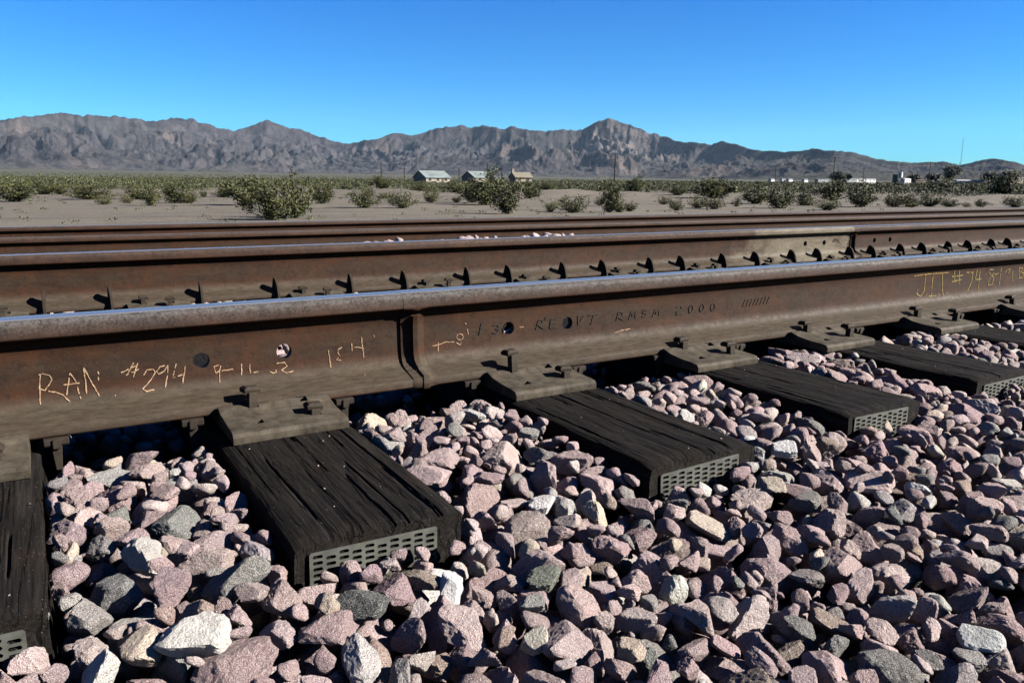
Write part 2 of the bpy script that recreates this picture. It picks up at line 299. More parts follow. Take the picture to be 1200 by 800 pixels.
# ---------------------------------------------------------------- track geometry
Y2, Z2 = 1.51, -.0165             # far rail of the near track
Y3, Z3 = 3.99, -.112              # second track
Y4, Z4 = 5.50, -.124
TIE_Z = -.2055
TIES = [(-1.16, -1.16, -.61), (-.655, -.65, -.63), (-.139, -.137, -.622), (.341, .345, -.612), (.892, .887, -.617), (1.405, 1.376, -.588), (1.895, 1.83, -.560), (2.41, 2.337, -.57), (2.90, 2.88, -.59), (3.43, 3.43, -.6), (3.93, 3.93, -.58), (4.42, 4.42, -.61), (4.93, 4.93, -.6), (5.44, 5.44, -.59), (5.93, 5.93, -.62)]   # tie centre, plate centre, end
TW = .228
def bed_target(x, y):
    """level of the ballast surface"""
    n = .016*mnoise.noise(Vector((x*3.1, y*3.1, 7)))+.008*mnoise.noise(Vector((x*9, y*9, 3)))
    if y < 1.6:
        z = np.interp(y, [-3.6, -1.55, -1.15, -.75, -.6, -.3, -.16, -.10, .1, .2, 1.3, 1.4, 1.6], [-1.02, -.375, -.318, -.268, -.252, -.226, -.236, -.275, -.275, -.25, -.25, -.275, -.275])
    else:
        z = np.interp(y, [1.6, 1.75, 2.3, 2.9, 3.7, 3.9, 4.1, 5.4, 5.6, 6.2, 7.8], [-.275, -.26, -.22, -.235, -.30, -.38, -.38, -.38, -.38, -.40, -1.02])
        k = float(np.interp(x, [.95, 1.35, 2.9, 3.3], [0, 1, 1, 0])); z += k*.130*math.exp(-((y-2.47)/.30)**2)*(1+.25*mnoise.noise(Vector((x*4, 1, 1))))
    return z+n
def bed_sheet():
    xs = np.concatenate([np.linspace(-90, -2, 23), np.linspace(-1.9, 7, 120), np.linspace(7.5, 160, 40)])
    ys = np.concatenate([np.linspace(-3.7, -1.6, 16), np.linspace(-1.55, 3.9, 90), np.linspace(4, 7.9, 30)])
    v = []
    for x in xs:
        for y in ys:
            z = bed_target(x, y); near = -1.4 < x < 6 and -1.75 < y < 3.75
            z += -.110 if near else .02*mnoise.noise(Vector((x*17, y*17, 1)))
            v.append((x, y, z))
    ny = len(ys); f = [(i*ny+j, (i+1)*ny+j, (i+1)*ny+j+1, i*ny+j+1) for i in range(len(xs)-1) for j in range(ny-1)]
    return mesh('ballast', v, f, M['bed'])
ballast = tag(link('ballast', bed_sheet()), kind='structure')
# ---------------------------------------------------------------- rails
HALF = [(0, 0), (.012, -.0002), (.022, -.0009), (.0290, -.0026), (.0330, -.0056), (.0352, -.0098), (.0361, -.0145), (.0372, -.0275), (.0368, -.0300), (.0354, -.0318), (.022, -.0375), (.0150, -.0415), (.0122, -.0485), (.0103, -.0540), (.0092, -.062), (.0087, -.072), (.0087, -.092), (.0090, -.112), (.0098, -.126), (.0116, -.137), (.0155, -.1462), (.0215, -.1518), (.030, -.1558), (.052, -.1620), (.0725, -.1680), (.0752, -.1695), (.0762, -.1725), (.0762, -.1835), (.0745, -.1857), (0, -.1857)]
def prof(half): return half+[(-a, b) for a, b in half[-2:0:-1]]
def rail_mesh(x0, x1, holes=(), mat=None, half=HALF):
    P = prof(half); n = len(P); xs = [x0]+[x for x in np.arange(math.ceil(x0), x1, 2.0) if x0+.3 < x < x1-.3]+[x1]
    v = [(x, a, b) for x in xs for a, b in P]; f = [tuple(range(n)), tuple(range((len(xs)-1)*n, len(xs)*n))[::-1]]
    for i in range(len(xs)-1):
        for k in range(n): f.append((i*n+k, i*n+(k+1) % n, (i+1)*n+(k+1) % n, (i+1)*n+k))
    me = mesh('rail', v, f); bm = bmesh.new(); bm.from_mesh(me); bmesh.ops.recalc_face_normals(bm, faces=bm.faces); bm.to_mesh(me); bm.free()
    if holes:
        cb = MB()
        for hx, hz in holes:
            cb.prism([(hx+.0145*math.cos(2*math.pi*k/20), hz+.0145*math.sin(2*math.pi*k/20)) for k in range(20)], 'y', -.05, .05)
        me = boolean(me, cb.me('cut', None))
    me.materials.clear(); me.materials.append(mat or M['rail']); sharp(me, 28); return me
def weld(xc, mat):
    """thermite weld collar: thick web, swollen base, flush head"""
    secs = [(-.030, 0), (-.028, .26), (-.017, .36), (-.0090, .50), (-.007, 1.05), (.002, 1.12), (.006, .95), (.010, .4), (.020, .15), (.026, 0)]; rows = []
    for dx, k in secs:
        row = []
        for a, b in HALF:
            if b > -.030: row.append((a+(.0006 if a > .03 else 0), b+(.0003 if a < .033 else 0)))
            elif b > -.046: row.append((a+.001, b-.004*k))
            elif a <= .031 and b > -.16: row.append((max(a, .0085)+.0195*k+.0003, b+(.0055*k if b < -.13 else 0)))
            elif b < -.1856 and a < .01: row.append((a, b-.004*k))
            else: row.append((a+.004*k, b+(.007*k if b > -.170 else -.004*k)))
        rows.append([(xc+dx, q, z) for q, z in prof(row)])
    n = len(rows[0]); v = [p for r in rows for p in r]; f = [tuple(range(n)), tuple(range((len(rows)-1)*n, len(rows)*n))]
    for i in range(len(rows)-1):
        for k in range(n): f.append((i*n+k, i*n+(k+1) % n, (i+1)*n+(k+1) % n, (i+1)*n+k))
    me = mesh('weld', v, f); bm = bmesh.new(); bm.from_mesh(me)
    bmesh.ops.recalc_face_normals(bm, faces=bm.faces); bm.to_mesh(me); bm.free()
    me.materials.append(mat); sharp(me, 40); return me
PZ = [0, .0375, .042, .048, .056, .068, .090, .120, .136, .147, .1545, .1725]; PYH = [.03, .0373, .022, .0125, .0100, .0088, .0088, .0094, .0114, .0165, .0285, .0752]
def on_web(s, z, off): return Vector((s, -float(np.interp(-z, PZ, PYH))-off, z))
def lettering(lines, width, seed, mat, name, parent, label, raised=0, off=.0009):
    lines = sorted(lines, key=lambda l: min(p[0] for p in l)); groups = []
    for l in lines:
        a, b = min(p[0] for p in l), max(p[0] for p in l)
        if groups and a < groups[-1][1]+.0015: groups[-1][0].append(l); groups[-1][1] = max(groups[-1][1], b)
        else: groups.append([[l], b])
    for i, (g, _) in enumerate(groups): tag(strokes(g, width, off, seed*50+i, mat, name, parent, raised), label)
def strokes(lines, width, off, seed, mat, name, parent, raised=0):
    """brushed or rolled lines that follow the curved side of the rail"""
    rnd = random.Random(seed); mb = MB()
    for ln in lines:
        pts = []
        for (a, b), (c, d) in zip(ln[:-1], ln[1:]):
            n = max(2, int(math.hypot(c-a, d-b)/.004))
            for i in range(n): pts.append((a+(c-a)*i/n, b+(d-b)*i/n))
        pts.append(ln[-1]); L = []; Rr = []
        for i, (s, z) in enumerate(pts):
            p, q = pts[max(0, i-1)], pts[min(len(pts)-1, i+1)]; dx, dz = q[0]-p[0], q[1]-p[1]; l = math.hypot(dx, dz) or 1
            wd = width*(.55+.75*rnd.random())/2
            if raised == 0: s += rnd.uniform(-.0005, .0005); z += rnd.uniform(-.0005, .0005)
            L.append((s-dz/l*wd, z+dx/l*wd)); Rr.append((s+dz/l*wd, z-dx/l*wd))
        v = [on_web(*p, off) for p in L]+[on_web(*p, off) for p in Rr]; n = len(pts)
        f = [(i, i+1, n+i+1, n+i) for i in range(n-1) if raised or rnd.random() > .035]
        if raised:
            v += [on_web(*p, -.001) for p in L]+[on_web(*p, -.001) for p in Rr]
            f += [(i, i+1, 2*n+i+1, 2*n+i) for i in range(n-1)]+[(n+i, n+i+1, 3*n+i+1, 3*n+i) for i in range(n-1)]+[(0, n, 3*n, 2*n), (n-1, 2*n-1, 4*n-1, 3*n-1)]
        mb.add(v, f)
    return mb.build(name, mat, parent)
RAN = [[(-0.014,-0.0945),(-0.0173,-0.1179),(-0.0188,-0.1444)],[(-0.017,-0.096),(-0.0106,-0.0943),(-0.002,-0.0986),(0.0018,-0.1057),(-0.006,-0.1167),(-0.01,-0.1228),(-0.0164,-0.1194)],[(-0.01,-0.1236),(0.0043,-0.1273),(0.014,-0.1325),(0.0241,-0.1457)],[(0.02,-0.1346),(0.0248,-0.1153),(0.0288,-0.0974),(0.0354,-0.1139),(0.0406,-0.1433)],[(0.0166,-0.1169),(0.0409,-0.1168)],[(0.0497,-0.1358),(0.0501,-0.1185),(0.049,-0.0912),(0.0585,-0.1168),(0.0679,-0.1417)],[(0.0706,-0.1005),(0.0698,-0.1154)],[(0.0912,-0.1438),(0.0931,-0.1445)],[(0.105,-0.1065),(0.1331,-0.0953)],[(0.112,-0.1115),(0.1336,-0.1037)],[(0.1144,-0.1112),(0.1259,-0.0917)],[(0.1234,-0.1165),(0.1321,-0.0923)],[(0.1395,-0.115),(0.1459,-0.1065),(0.156,-0.1063),(0.1594,-0.1123),(0.1507,-0.1253),(0.1368,-0.1386),(0.1424,-0.1436),(0.1545,-0.1419)],[(0.1795,-0.1005),(0.1677,-0.1034),(0.1608,-0.1111),(0.1642,-0.1163),(0.1735,-0.1112),(0.1807,-0.1012),(0.178,-0.1203),(0.1728,-0.141)],[(0.1942,-0.1007),(0.1861,-0.1254),(0.204,-0.1211)],[(0.209,-0.1067),(0.2025,-0.1371)],[(0.2668,-0.1102),(0.2575,-0.1136),(0.2601,-0.1261),(0.2674,-0.1211),(0.2694,-0.1126)],[(0.2675,-0.1206),(0.265,-0.1428)],[(0.2701,-0.1223),(0.2909,-0.1218)],[(0.307,-0.1133),(0.3052,-0.1351)],[(0.321,-0.1163),(0.3211,-0.1326)],[(0.3269,-0.1318),(0.3398,-0.1318)],[(0.3572,-0.1338),(0.3626,-0.1373),(0.3693,-0.1361),(0.3685,-0.1315)],[(0.3715,-0.1205),(0.385,-0.119),(0.3903,-0.1271),(0.3793,-0.1333),(0.3873,-0.14),(0.4014,-0.1373)],[(0.473,-0.1052),(0.4752,-0.1394)],[(0.5051,-0.1006),(0.4921,-0.1056),(0.4918,-0.1119),(0.4963,-0.1187),(0.4878,-0.1256),(0.4973,-0.1275)],[(0.5208,-0.0959),(0.5208,-0.1118)],[(0.5415,-0.0851),(0.5446,-0.1269)],[(0.526,-0.1043),(0.5456,-0.1079)],[(0.5664,-0.0842),(0.569,-0.0871)],[(0.5361,-0.1563),(0.5372,-0.1572)]]
FOUR = [[(0.697,-0.119),(0.7135,-0.1173),(0.7284,-0.1137),(0.7488,-0.1157)],[(0.7107,-0.112),(0.7096,-0.1319)],[(0.7712,-0.1065),(0.7689,-0.1015),(0.763,-0.0989),(0.7571,-0.1004),(0.7547,-0.105),(0.757,-0.11),(0.7628,-0.1126),(0.7687,-0.1112),(0.7712,-0.1065)],[(0.7544,-0.1179),(0.7636,-0.1239),(0.7665,-0.1174)],[(0.7754,-0.0761),(0.7784,-0.0791)],[(0.7807,-0.0845),(0.7831,-0.1035)],[(0.913,-0.0985),(0.9245,-0.0977)],[(1.1807,-0.1356),(1.2026,-0.1315),(1.232,-0.1295)],[(1.6735,-0.1339),(1.679,-0.1352)]]
BRAND = [[(0.8161,-0.0806),(0.8101,-0.1061)],[(0.8435,-0.0882),(0.8574,-0.0877),(0.8594,-0.0931),(0.8514,-0.0959),(0.8602,-0.1002),(0.8534,-0.1066),(0.8427,-0.1038)],[(0.8714,-0.1065),(0.8694,-0.0975),(0.8775,-0.0883)],[(0.9643,-0.086),(0.9573,-0.1071)],[(0.9643,-0.086),(0.975,-0.0869),(0.9741,-0.0941),(0.9623,-0.0967),(0.9773,-0.1071)],[(0.9834,-0.0804),(0.9814,-0.0856)],[(0.9986,-0.0871),(0.9944,-0.1068)],[(0.9986,-0.0871),(1.0159,-0.0867)],[(0.9965,-0.0971),(1.0104,-0.0961)],[(0.9944,-0.1068),(1.0131,-0.1058)],[(1.0735,-0.084),(1.0752,-0.1053),(1.0916,-0.0854)],[(1.1031,-0.0863),(1.133,-0.0861)],[(1.1192,-0.0865),(1.1127,-0.1078)],[(1.1949,-0.086),(1.1883,-0.1058)],[(1.1949,-0.086),(1.207,-0.0869),(1.2064,-0.0957),(1.1929,-0.0973),(1.2077,-0.1063)],[(1.2271,-0.1059),(1.2338,-0.0871),(1.2377,-0.099),(1.2487,-0.0875),(1.2468,-0.1044)],[(1.2861,-0.0872),(1.2735,-0.0862),(1.2703,-0.0938),(1.2824,-0.0967),(1.2792,-0.1032),(1.2676,-0.1022)],[(1.3031,-0.1051),(1.3105,-0.0883),(1.3145,-0.0993),(1.3269,-0.0883),(1.3235,-0.104)],[(1.3818,-0.0885),(1.3948,-0.0854),(1.4006,-0.0919),(1.3823,-0.0986),(1.3826,-0.1067),(1.4013,-0.1061)],[(1.4386,-0.096),(1.4376,-0.0884),(1.433,-0.085),(1.4276,-0.0877),(1.4244,-0.0949),(1.4254,-0.1025),(1.4299,-0.1059),(1.4354,-0.1032),(1.4386,-0.096)],[(1.4771,-0.096),(1.4761,-0.0887),(1.4715,-0.0853),(1.4659,-0.0879),(1.4627,-0.0949),(1.4636,-0.1023),(1.4682,-0.1056),(1.4739,-0.103),(1.4771,-0.096)],[(1.5165,-0.0973),(1.5155,-0.0902),(1.5107,-0.0869),(1.5051,-0.0894),(1.5018,-0.0962),(1.5028,-0.1033),(1.5074,-0.1066),(1.5132,-0.1041),(1.5165,-0.0973)],[(1.6291,-0.0856),(1.6203,-0.1042)],[(1.6423,-0.0852),(1.6335,-0.1039)],[(1.6555,-0.0849),(1.6468,-0.1036)],[(1.6688,-0.0845),(1.66,-0.1032)],[(1.6822,-0.0841),(1.6734,-0.1029)],[(1.6957,-0.0837),(1.6869,-0.1026)],[(1.7092,-0.0834),(1.7004,-0.1023)],[(1.723,-0.083),(1.714,-0.102)]]
JIT = [[(2.4496,-0.0611),(2.448,-0.1163),(2.429,-0.1311),(2.4101,-0.1208),(2.4119,-0.1072)],[(2.3848,-0.0622),(2.4531,-0.0599),(2.5201,-0.0606),(2.5766,-0.0607)],[(2.4587,-0.1244),(2.4648,-0.1266)],[(2.4892,-0.0632),(2.4899,-0.1329)],[(2.4742,-0.1328),(2.5153,-0.1336)],[(2.5281,-0.1308),(2.5344,-0.133)],[(2.5404,-0.0612),(2.5547,-0.1371)],[(2.5726,-0.128),(2.5791,-0.1303)],[(2.5967,-0.076),(2.6613,-0.0747)],[(2.6072,-0.0551),(2.6192,-0.0987)],[(2.638,-0.0591),(2.6451,-0.104)],[(2.6,-0.0928),(2.6575,-0.0889)],[(2.6821,-0.0662),(2.7211,-0.0682),(2.719,-0.0997),(2.697,-0.1322)],[(2.7445,-0.0597),(2.7396,-0.0935),(2.779,-0.0943)],[(2.763,-0.063),(2.7662,-0.1341)],[(2.848,-0.0648),(2.8206,-0.0635),(2.8295,-0.0812),(2.8546,-0.0925),(2.8505,-0.1172),(2.8236,-0.1181),(2.8282,-0.096),(2.8552,-0.0751)],[(2.8615,-0.0829),(2.8834,-0.0791)],[(2.8964,-0.0597),(2.8966,-0.1224)],[(2.9248,-0.0787),(2.9365,-0.0693),(2.9548,-0.0676),(2.9491,-0.0825)],[(2.9757,-0.0763),(2.9825,-0.1148)],[(3.0157,-0.0655),(3.0252,-0.1045)],[(3.0157,-0.0655),(3.041,-0.0693),(3.027,-0.0825),(3.0536,-0.088),(3.0492,-0.1032),(3.0252,-0.1045)]]

WELD1, WELD2 = .652, 4.165
r1 = tag(link('rail', rail_mesh(-45, WELD1-.02, [(.2369, -.100), (.3866, -.0985)])), 'rusty near steel rail with painted lettering and a weld, across the foreground', 'rail')
r1b = link('rail_length', rail_mesh(WELD1+.02, 160, [(.8849, -.098), (1.0446, -.100)]), r1)
link('weld_collar', weld(WELD1, M['rail']), r1)
lettering(RAN, .0018, 1, M['chalk'], 'painted_letter', r1, 'mark of the pale orange hand-painted lettering RAN #294')
lettering(FOUR, .0016, 2, M['chalk'], 'painted_letter', r1b, 'pale scribbled mark right of the weld')
lettering(JIT, .0030, 3, M['yellow'], 'painted_letter', r1b, 'mark of the yellow hand-painted lettering J.I.T. #74')
lettering(BRAND, .0024, 4, M['brand'], 'rolled_letter', r1b, 'raised mill lettering rolled into the web', 1, .0016)
r2 = tag(link('rail', rail_mesh(-45, WELD2-.02, [(3.742, -.090), (3.905, -.090)], M['rail_blotch']), None, (0, Y2, Z2)), 'second rusty rail from the camera, with a pale patch beside its weld', 'rail')
link('rail_length', rail_mesh(WELD2+.02, 160, [(4.37, -.090), (4.523, -.090)], M['rail_brown']), r2); link('weld_collar', weld(WELD2, M['rail_brown']), r2)
tag(link('rail', rail_mesh(-45, 160, (), M['rail_dull']), None, (0, Y3, Z3)), 'third rail from the camera, dull brown, nearer rail of the far track', 'rail')
tag(link('rail', rail_mesh(-45, 160, (), M['rail_brown']), None, (0, Y4, Z4)), 'farthest rail with a shiny top along the edge of the desert', 'rail')
# anchors clipped under the rail base on both sides of every tie
def anchor_mesh(g):
    mb = MB()
    blade = [(.026, -.153), (.033, -.136), (.043, -.114), (.058, -.115), (.074, -.125), (.086, -.143), (.095, -.170), (.097, -.206), (.072, -.206), (.072, -.187), (.0775, -.187), (.0775, -.168), (.052, -.1605)]
    mb.prism([(g*a, b) for a, b in blade], 'x', -.0045, .0045)
    mb.prism([(g*a, b) for a, b in [(.086, -.1875), (.086, -.203), (-.088, -.203), (-.088, -.1875)]], 'x', -.006, .0061)
    mb.prism([(g*a, b) for a, b in [(-.060, -.1995), (-.0825, -.1995), (-.0845, -.196), (-.0845, -.1885), (-.0825, -.1866), (-.060, -.1866)]], 'x', -.018, .018)
    mb.add([(-.008, g*-.070, -.199), (.008, g*-.070, -.199), (.008, g*-.081, -.199), (-.008, g*-.081, -.199), (-.004, g*-.076, -.240), (.005, g*-.076, -.240), (.005, g*-.082, -.240), (-.004, g*-.082, -.240)],
           [(0, 1, 2, 3), (4, 5, 6, 7), (0, 1, 5, 4), (1, 2, 6, 5), (2, 3, 7, 6), (3, 0, 4, 7)])
    return mb.me('rail_anchor', M['anchor'], bevel=.0012)
AN1, AN2 = anchor_mesh(1), anchor_mesh(-1)
for tc, pc, e in TIES:
    for sx in (-1, 1):
        x = tc+sx*(TW/2+.018)
        link('rail_anchor', AN1, r1, (x, 0, 0), .06*sx); link('rail_anchor', AN2, r2, (x+.015*sx, 0, 0), -.05*sx)
# ---------------------------------------------------------------- ties
def tie_mesh(seed, e, fine):
    """weathered squared timber, split along the grain; origin at its middle top under the near rail"""
    rnd = random.Random(seed); L1 = Y2-e-.02
    if fine: vs_ = np.concatenate([np.arange(e, -.05, .0048), np.linspace(-.05, L1, 40)]); nu = 118; ns = 9
    else: vs_ = np.linspace(e, L1, 12); nu = 9; ns = 3
    cr = []
    for _ in range(13 if fine else 0):
        y0 = rnd.uniform(e-.1, -.1); ln = rnd.choice([.12, .25, .4, .6])*rnd.uniform(.6, 1.3); cr.append((rnd.uniform(-.105, .105), y0, y0+ln, rnd.choice([.002, .003, .004, .008])*rnd.uniform(.7, 1.3), rnd.uniform(.0006, .0011), rnd.random()*50, rnd.uniform(.0003, .0012)))
    H = TW/2; P = [(-H+.002*math.sin(i), -.178+i*(.170/ns)) for i in range(ns)]+[(u, 0) for u in np.linspace(-H+.003, H-.003, nu)]+[(H-.002*math.sin(i), -.008-i*(.170/ns)) for i in range(ns)]
    n = len(P); v = []
    for y in vs_:
        for k, (u, z) in enumerate(P):
            top = ns <= k < ns+nu; x = u; zz = z; yy = y
            if top:
                ed = H-abs(u); zz -= .006*math.exp(-ed/.006)+.002*math.exp(-ed/.02)
                if fine:
                    for u0, a, b, dp, wd, ph, am in cr:
                        if a < y < b:
                            c = u0+am*math.sin(y*9+ph)+.0007*mnoise.noise(Vector((y*40, ph, 0))); d = abs(u-c)
                            if d < wd*2.2: zz -= dp*min(1, (y-a)/.03, (b-y)/.03)*max(0, 1-(d/(wd*2.2))**2)
            if fine:
                g = .0007*mnoise.noise(Vector((u*120, y*7, seed)))+.0009*mnoise.noise(Vector((u*320, y*22, seed+5)))+.0022*mnoise.noise(Vector((u*9, y*6, seed)))
                if top: zz += g-.004*max(0, (e+.02-y)/.02)
                else: x += g*1.3*(1 if u > 0 else -1)
                if not top: yy += .004*mnoise.noise(Vector((u*30, z*30, seed))) if y == e else 0
            v.append((x, yy, zz))
    f = [(i*n+k, (i+1)*n+k, (i+1)*n+k+1, i*n+k+1) for i in range(len(vs_)-1) for k in range(n-1)]
    for i in (0, len(vs_)-1): f.append(tuple(i*n+k for k in range(n)))
    f += [((i+1)*n, i*n, i*n+n-1, (i+1)*n+n-1) for i in range(len(vs_)-1)]
    me = mesh('timber', v, f, M['wood']); bm = bmesh.new(); bm.from_mesh(me); bmesh.ops.recalc_face_normals(bm, faces=bm.faces); bm.to_mesh(me); bm.free()
    if fine: sharp(me, 50)
    return me
def end_plate_mesh():
    """toothed anti-split plate: staggered slots punched through thin metal"""
    mb = MB(); px, pz = .0166, .0080; nc, nr = 10, 13; Wd, Hh = px*nc+.004, pz*nr+.004
    x0, z1 = -Wd/2, 0.; t = .0013
    def quad(a, b, c, d): mb.add([a, b, c, d], [(0, 1, 2, 3)])
    for c in range(nc):
        ax, bx_ = x0+.002+c*px, x0+.002+(c+1)*px; off = (pz/2 if c % 2 else 0)
        if off: quad((ax, 0, z1-.002), (bx_, 0, z1-.002), (bx_, 0, z1-.002-off), (ax, 0, z1-.002-off))
        for r_ in range(nr-(1 if off else 0)):
            zt = z1-.002-off-r_*pz; zb = zt-pz; sx0, sx1 = ax+.0017, bx_-.0017; sz0, sz1 = zt-.0018, zb+.0014
            O = [(ax, 0, zt), (bx_, 0, zt), (bx_, 0, zb), (ax, 0, zb)]
            I = [(sx0, 0, (sz0+sz1)/2), (sx0+.0018, 0, sz0), (sx1-.0018, 0, sz0), (sx1, 0, (sz0+sz1)/2), (sx1-.0018, 0, sz1), (sx0+.0018, 0, sz1)]
            J = [(a, t, b) for a, _, b in I]
            mb.add(O+I+J, [(0, 1, 6, 5), (1, 2, 8, 7, 6), (2, 3, 9, 8), (3, 0, 5, 4, 9)]+[(4+i, 4+(i+1) % 6, 10+(i+1) % 6, 10+i) for i in range(6)])
        if off: quad((ax, 0, z1-Hh+.002+off), (bx_, 0, z1-Hh+.002+off), (bx_, 0, z1-Hh+.002), (ax, 0, z1-Hh+.002))
    a, b, c, d = x0, x0+Wd, z1, z1-Hh
    for q in ([(a+.002, 0, c), (b-.002, 0, c), (b-.002, 0, c-.002), (a+.002, 0, c-.002)], [(a+.002, 0, d+.002), (b-.002, 0, d+.002), (b-.002, 0, d), (a+.002, 0, d)], [(a, 0, c-.002), (a+.002, 0, c), (a+.002, 0, d), (a, 0, d+.002)], [(b-.002, 0, c), (b, 0, c-.002), (b, 0, d+.002), (b-.002, 0, d)]): quad(*q)
    quad((a, 0, c-.002), (a, 0, d+.002), (a, t, d+.002), (a, t, c-.002)); quad((b, 0, c-.002), (b, 0, d+.002), (b, t, d+.002), (b, t, c-.002)); quad((a+.002, 0, c), (b-.002, 0, c), (b-.002, t, c), (a+.002, t, c))
    return mb.me('end_plate', M['zinc'], fix=False)
EP = end_plate_mesh()
def tie_plate_mesh():
    P = [(-.203, -.2062), (-.203, -.194), (-.198, -.1885), (-.187, -.1862), (-.14, -.1835), (-.11, -.1795), (-.094, -.1745), (-.085, -.1716), (-.0785, -.1716), (-.0785, -.1872), (.0785, -.1872), (.0785, -.1716), (.085, -.1716), (.10, -.177), (.15, -.1845), (.165, -.189), (.165, -.2062)]
    mb = MB(); mb.prism(P, 'x', -.0985, .0985); me = mb.me('tie_plate', None)
    cb = MB()
    for x, y in ((-.04, -.0885), (.048, -.0885), (-.048, -.156), (.052, -.156), (-.04, .0885), (.048, .0885), (-.03, .135), (.03, .135)): cb.box(x-.0095, x+.0095, y-.0095, y+.0095, -.23, -.15)
    me = boolean(me, cb.me('cut', None)); bm = bmesh.new(); bm.from_mesh(me)
    ed = [e_ for e_ in bm.edges if len(e_.link_faces) == 2 and e_.calc_face_angle(0) > .9 and e_.calc_length() > .03]
    bmesh.ops.bevel(bm, geom=ed, offset=.0018, segments=2, profile=.5, affect='EDGES'); bm.to_mesh(me); bm.free()
    me.materials.clear(); me.materials.append(M['plate']); sharp(me, 30); return me
TP = tie_plate_mesh()
def spike_mesh(g):
    """cut spike; origin on top of the plate, head turned towards the rail (g)"""
    bm = bmesh.new(); mb = MB(); mb.box(-.0078, .0078, -.0078, .0078, -.13, .004)
    mb.add([(-.0135, -.011, .002), (.0135, -.011, .002), (.0155, g*0+.011, .002), (-.0155, .011, .002), (-.015, -.0125, .009), (.015, -.0125, .009), (.0165, .0125, .009), (-.0165, .0125, .009), (-.010, -.009, .0135), (.010, -.009, .0135), (.0115, .008, .0135), (-.0115, .008, .0135)],
           [(3, 2, 1, 0), (0, 1, 5, 4), (1, 2, 6, 5), (2, 3, 7, 6), (3, 0, 4, 7), (4, 5, 9, 8), (5, 6, 10, 9), (6, 7, 11, 10), (7, 4, 8, 11), (8, 9, 10, 11)])
    mb.v = [(x, y+(g*.008 if i >= 8 else 0), z) for i, (x, y, z) in enumerate(mb.v)]
    return mb.me('spike', M['iron'], bevel=.0011)
SPK = {1: spike_mesh(1), -1: spike_mesh(-1)}
LOWTIE = tie_mesh(99, -.6, False)
NAMES = {2: 'blackened timber tie cut off by the left edge of the frame', 3: 'blackened split timber tie, nearest whole one, left of the weld', 4: 'blackened timber tie right of the weld, below the second tall spike', 5: 'blackened timber tie third from the left with its metal end plate half buried', 6: 'blackened timber tie whose end plate meets the right edge of the frame', 7: 'short visible stretch of dark tie at the right edge below the yellow lettering'}
WO = ['first', 'second', 'third', 'fourth', 'fifth']
NAMES.update({0: 'dark timber tie, second one beyond the left edge of the frame', 1: 'dark timber tie, first one beyond the left edge of the frame'})
for k in range(8, 11): NAMES[k] = f'dark tie under the second rail, {WO[10-k]} left of that rail weld'
for k in range(11, 15): NAMES[k] = f'dark tie under the second rail, {WO[k-11]} right of that rail weld'
SPIKE_H = {2: (.012, .008), 3: (.020, .006), 4: (.031, .011), 5: (.012, .016), 6: (.014, .020), 7: (.016, .024), 8: (.015, .02)}
for i, (tc, pc, e) in enumerate(TIES):
    rnd = random.Random(400+i)
    t = empty('railway_tie', (tc, 0, TIE_Z), .0)
    tag(t, NAMES[i], 'railway tie', 'ties of the near track')
    fine = 2 <= i <= 7
    tb = link('timber', tie_mesh(40+i, e, True) if fine else LOWTIE, t)
    if i >= 2:
        ep = link('end_plate', EP, t, (rnd.uniform(-.012, .012) + (-.004 if i == 3 else 0), e-.0035, -.014+rnd.uniform(-.004, .003))); ep.rotation_euler = (0, rnd.uniform(-.03, .03), 0)
    for side in (0, 1):
        x = pc-tc if side == 0 else (pc-tc)*.3
        pl = link('tie_plate', TP, t, (x, 0 if side == 0 else Y2, -TIE_Z if side == 0 else Z2-TIE_Z), 0 if side == 0 else math.pi)
        hi, ho = SPIKE_H.get(i, (.02, .02)) if side == 0 else (rnd.uniform(.008, .022), rnd.uniform(.008, .02))
        for (sx, sy, h, g) in ((-.04, -.0885, hi, 1), (.052, -.156, ho, 1), (.048, .0885, rnd.uniform(.004, .014), -1), (-.03, .135, rnd.uniform(.006, .025), -1)):
            zt = float(np.interp(abs(sy), [.085, .10, .14, .165], [-.1716, -.178, -.1838, -.1865]))
            s = link('spike', SPK[g], pl, (sx, sy, zt+h), rnd.uniform(-.12, .12)); s.rotation_euler = (rnd.uniform(-.06, .06), rnd.uniform(-.06, .06), rnd.uniform(-.15, .15))
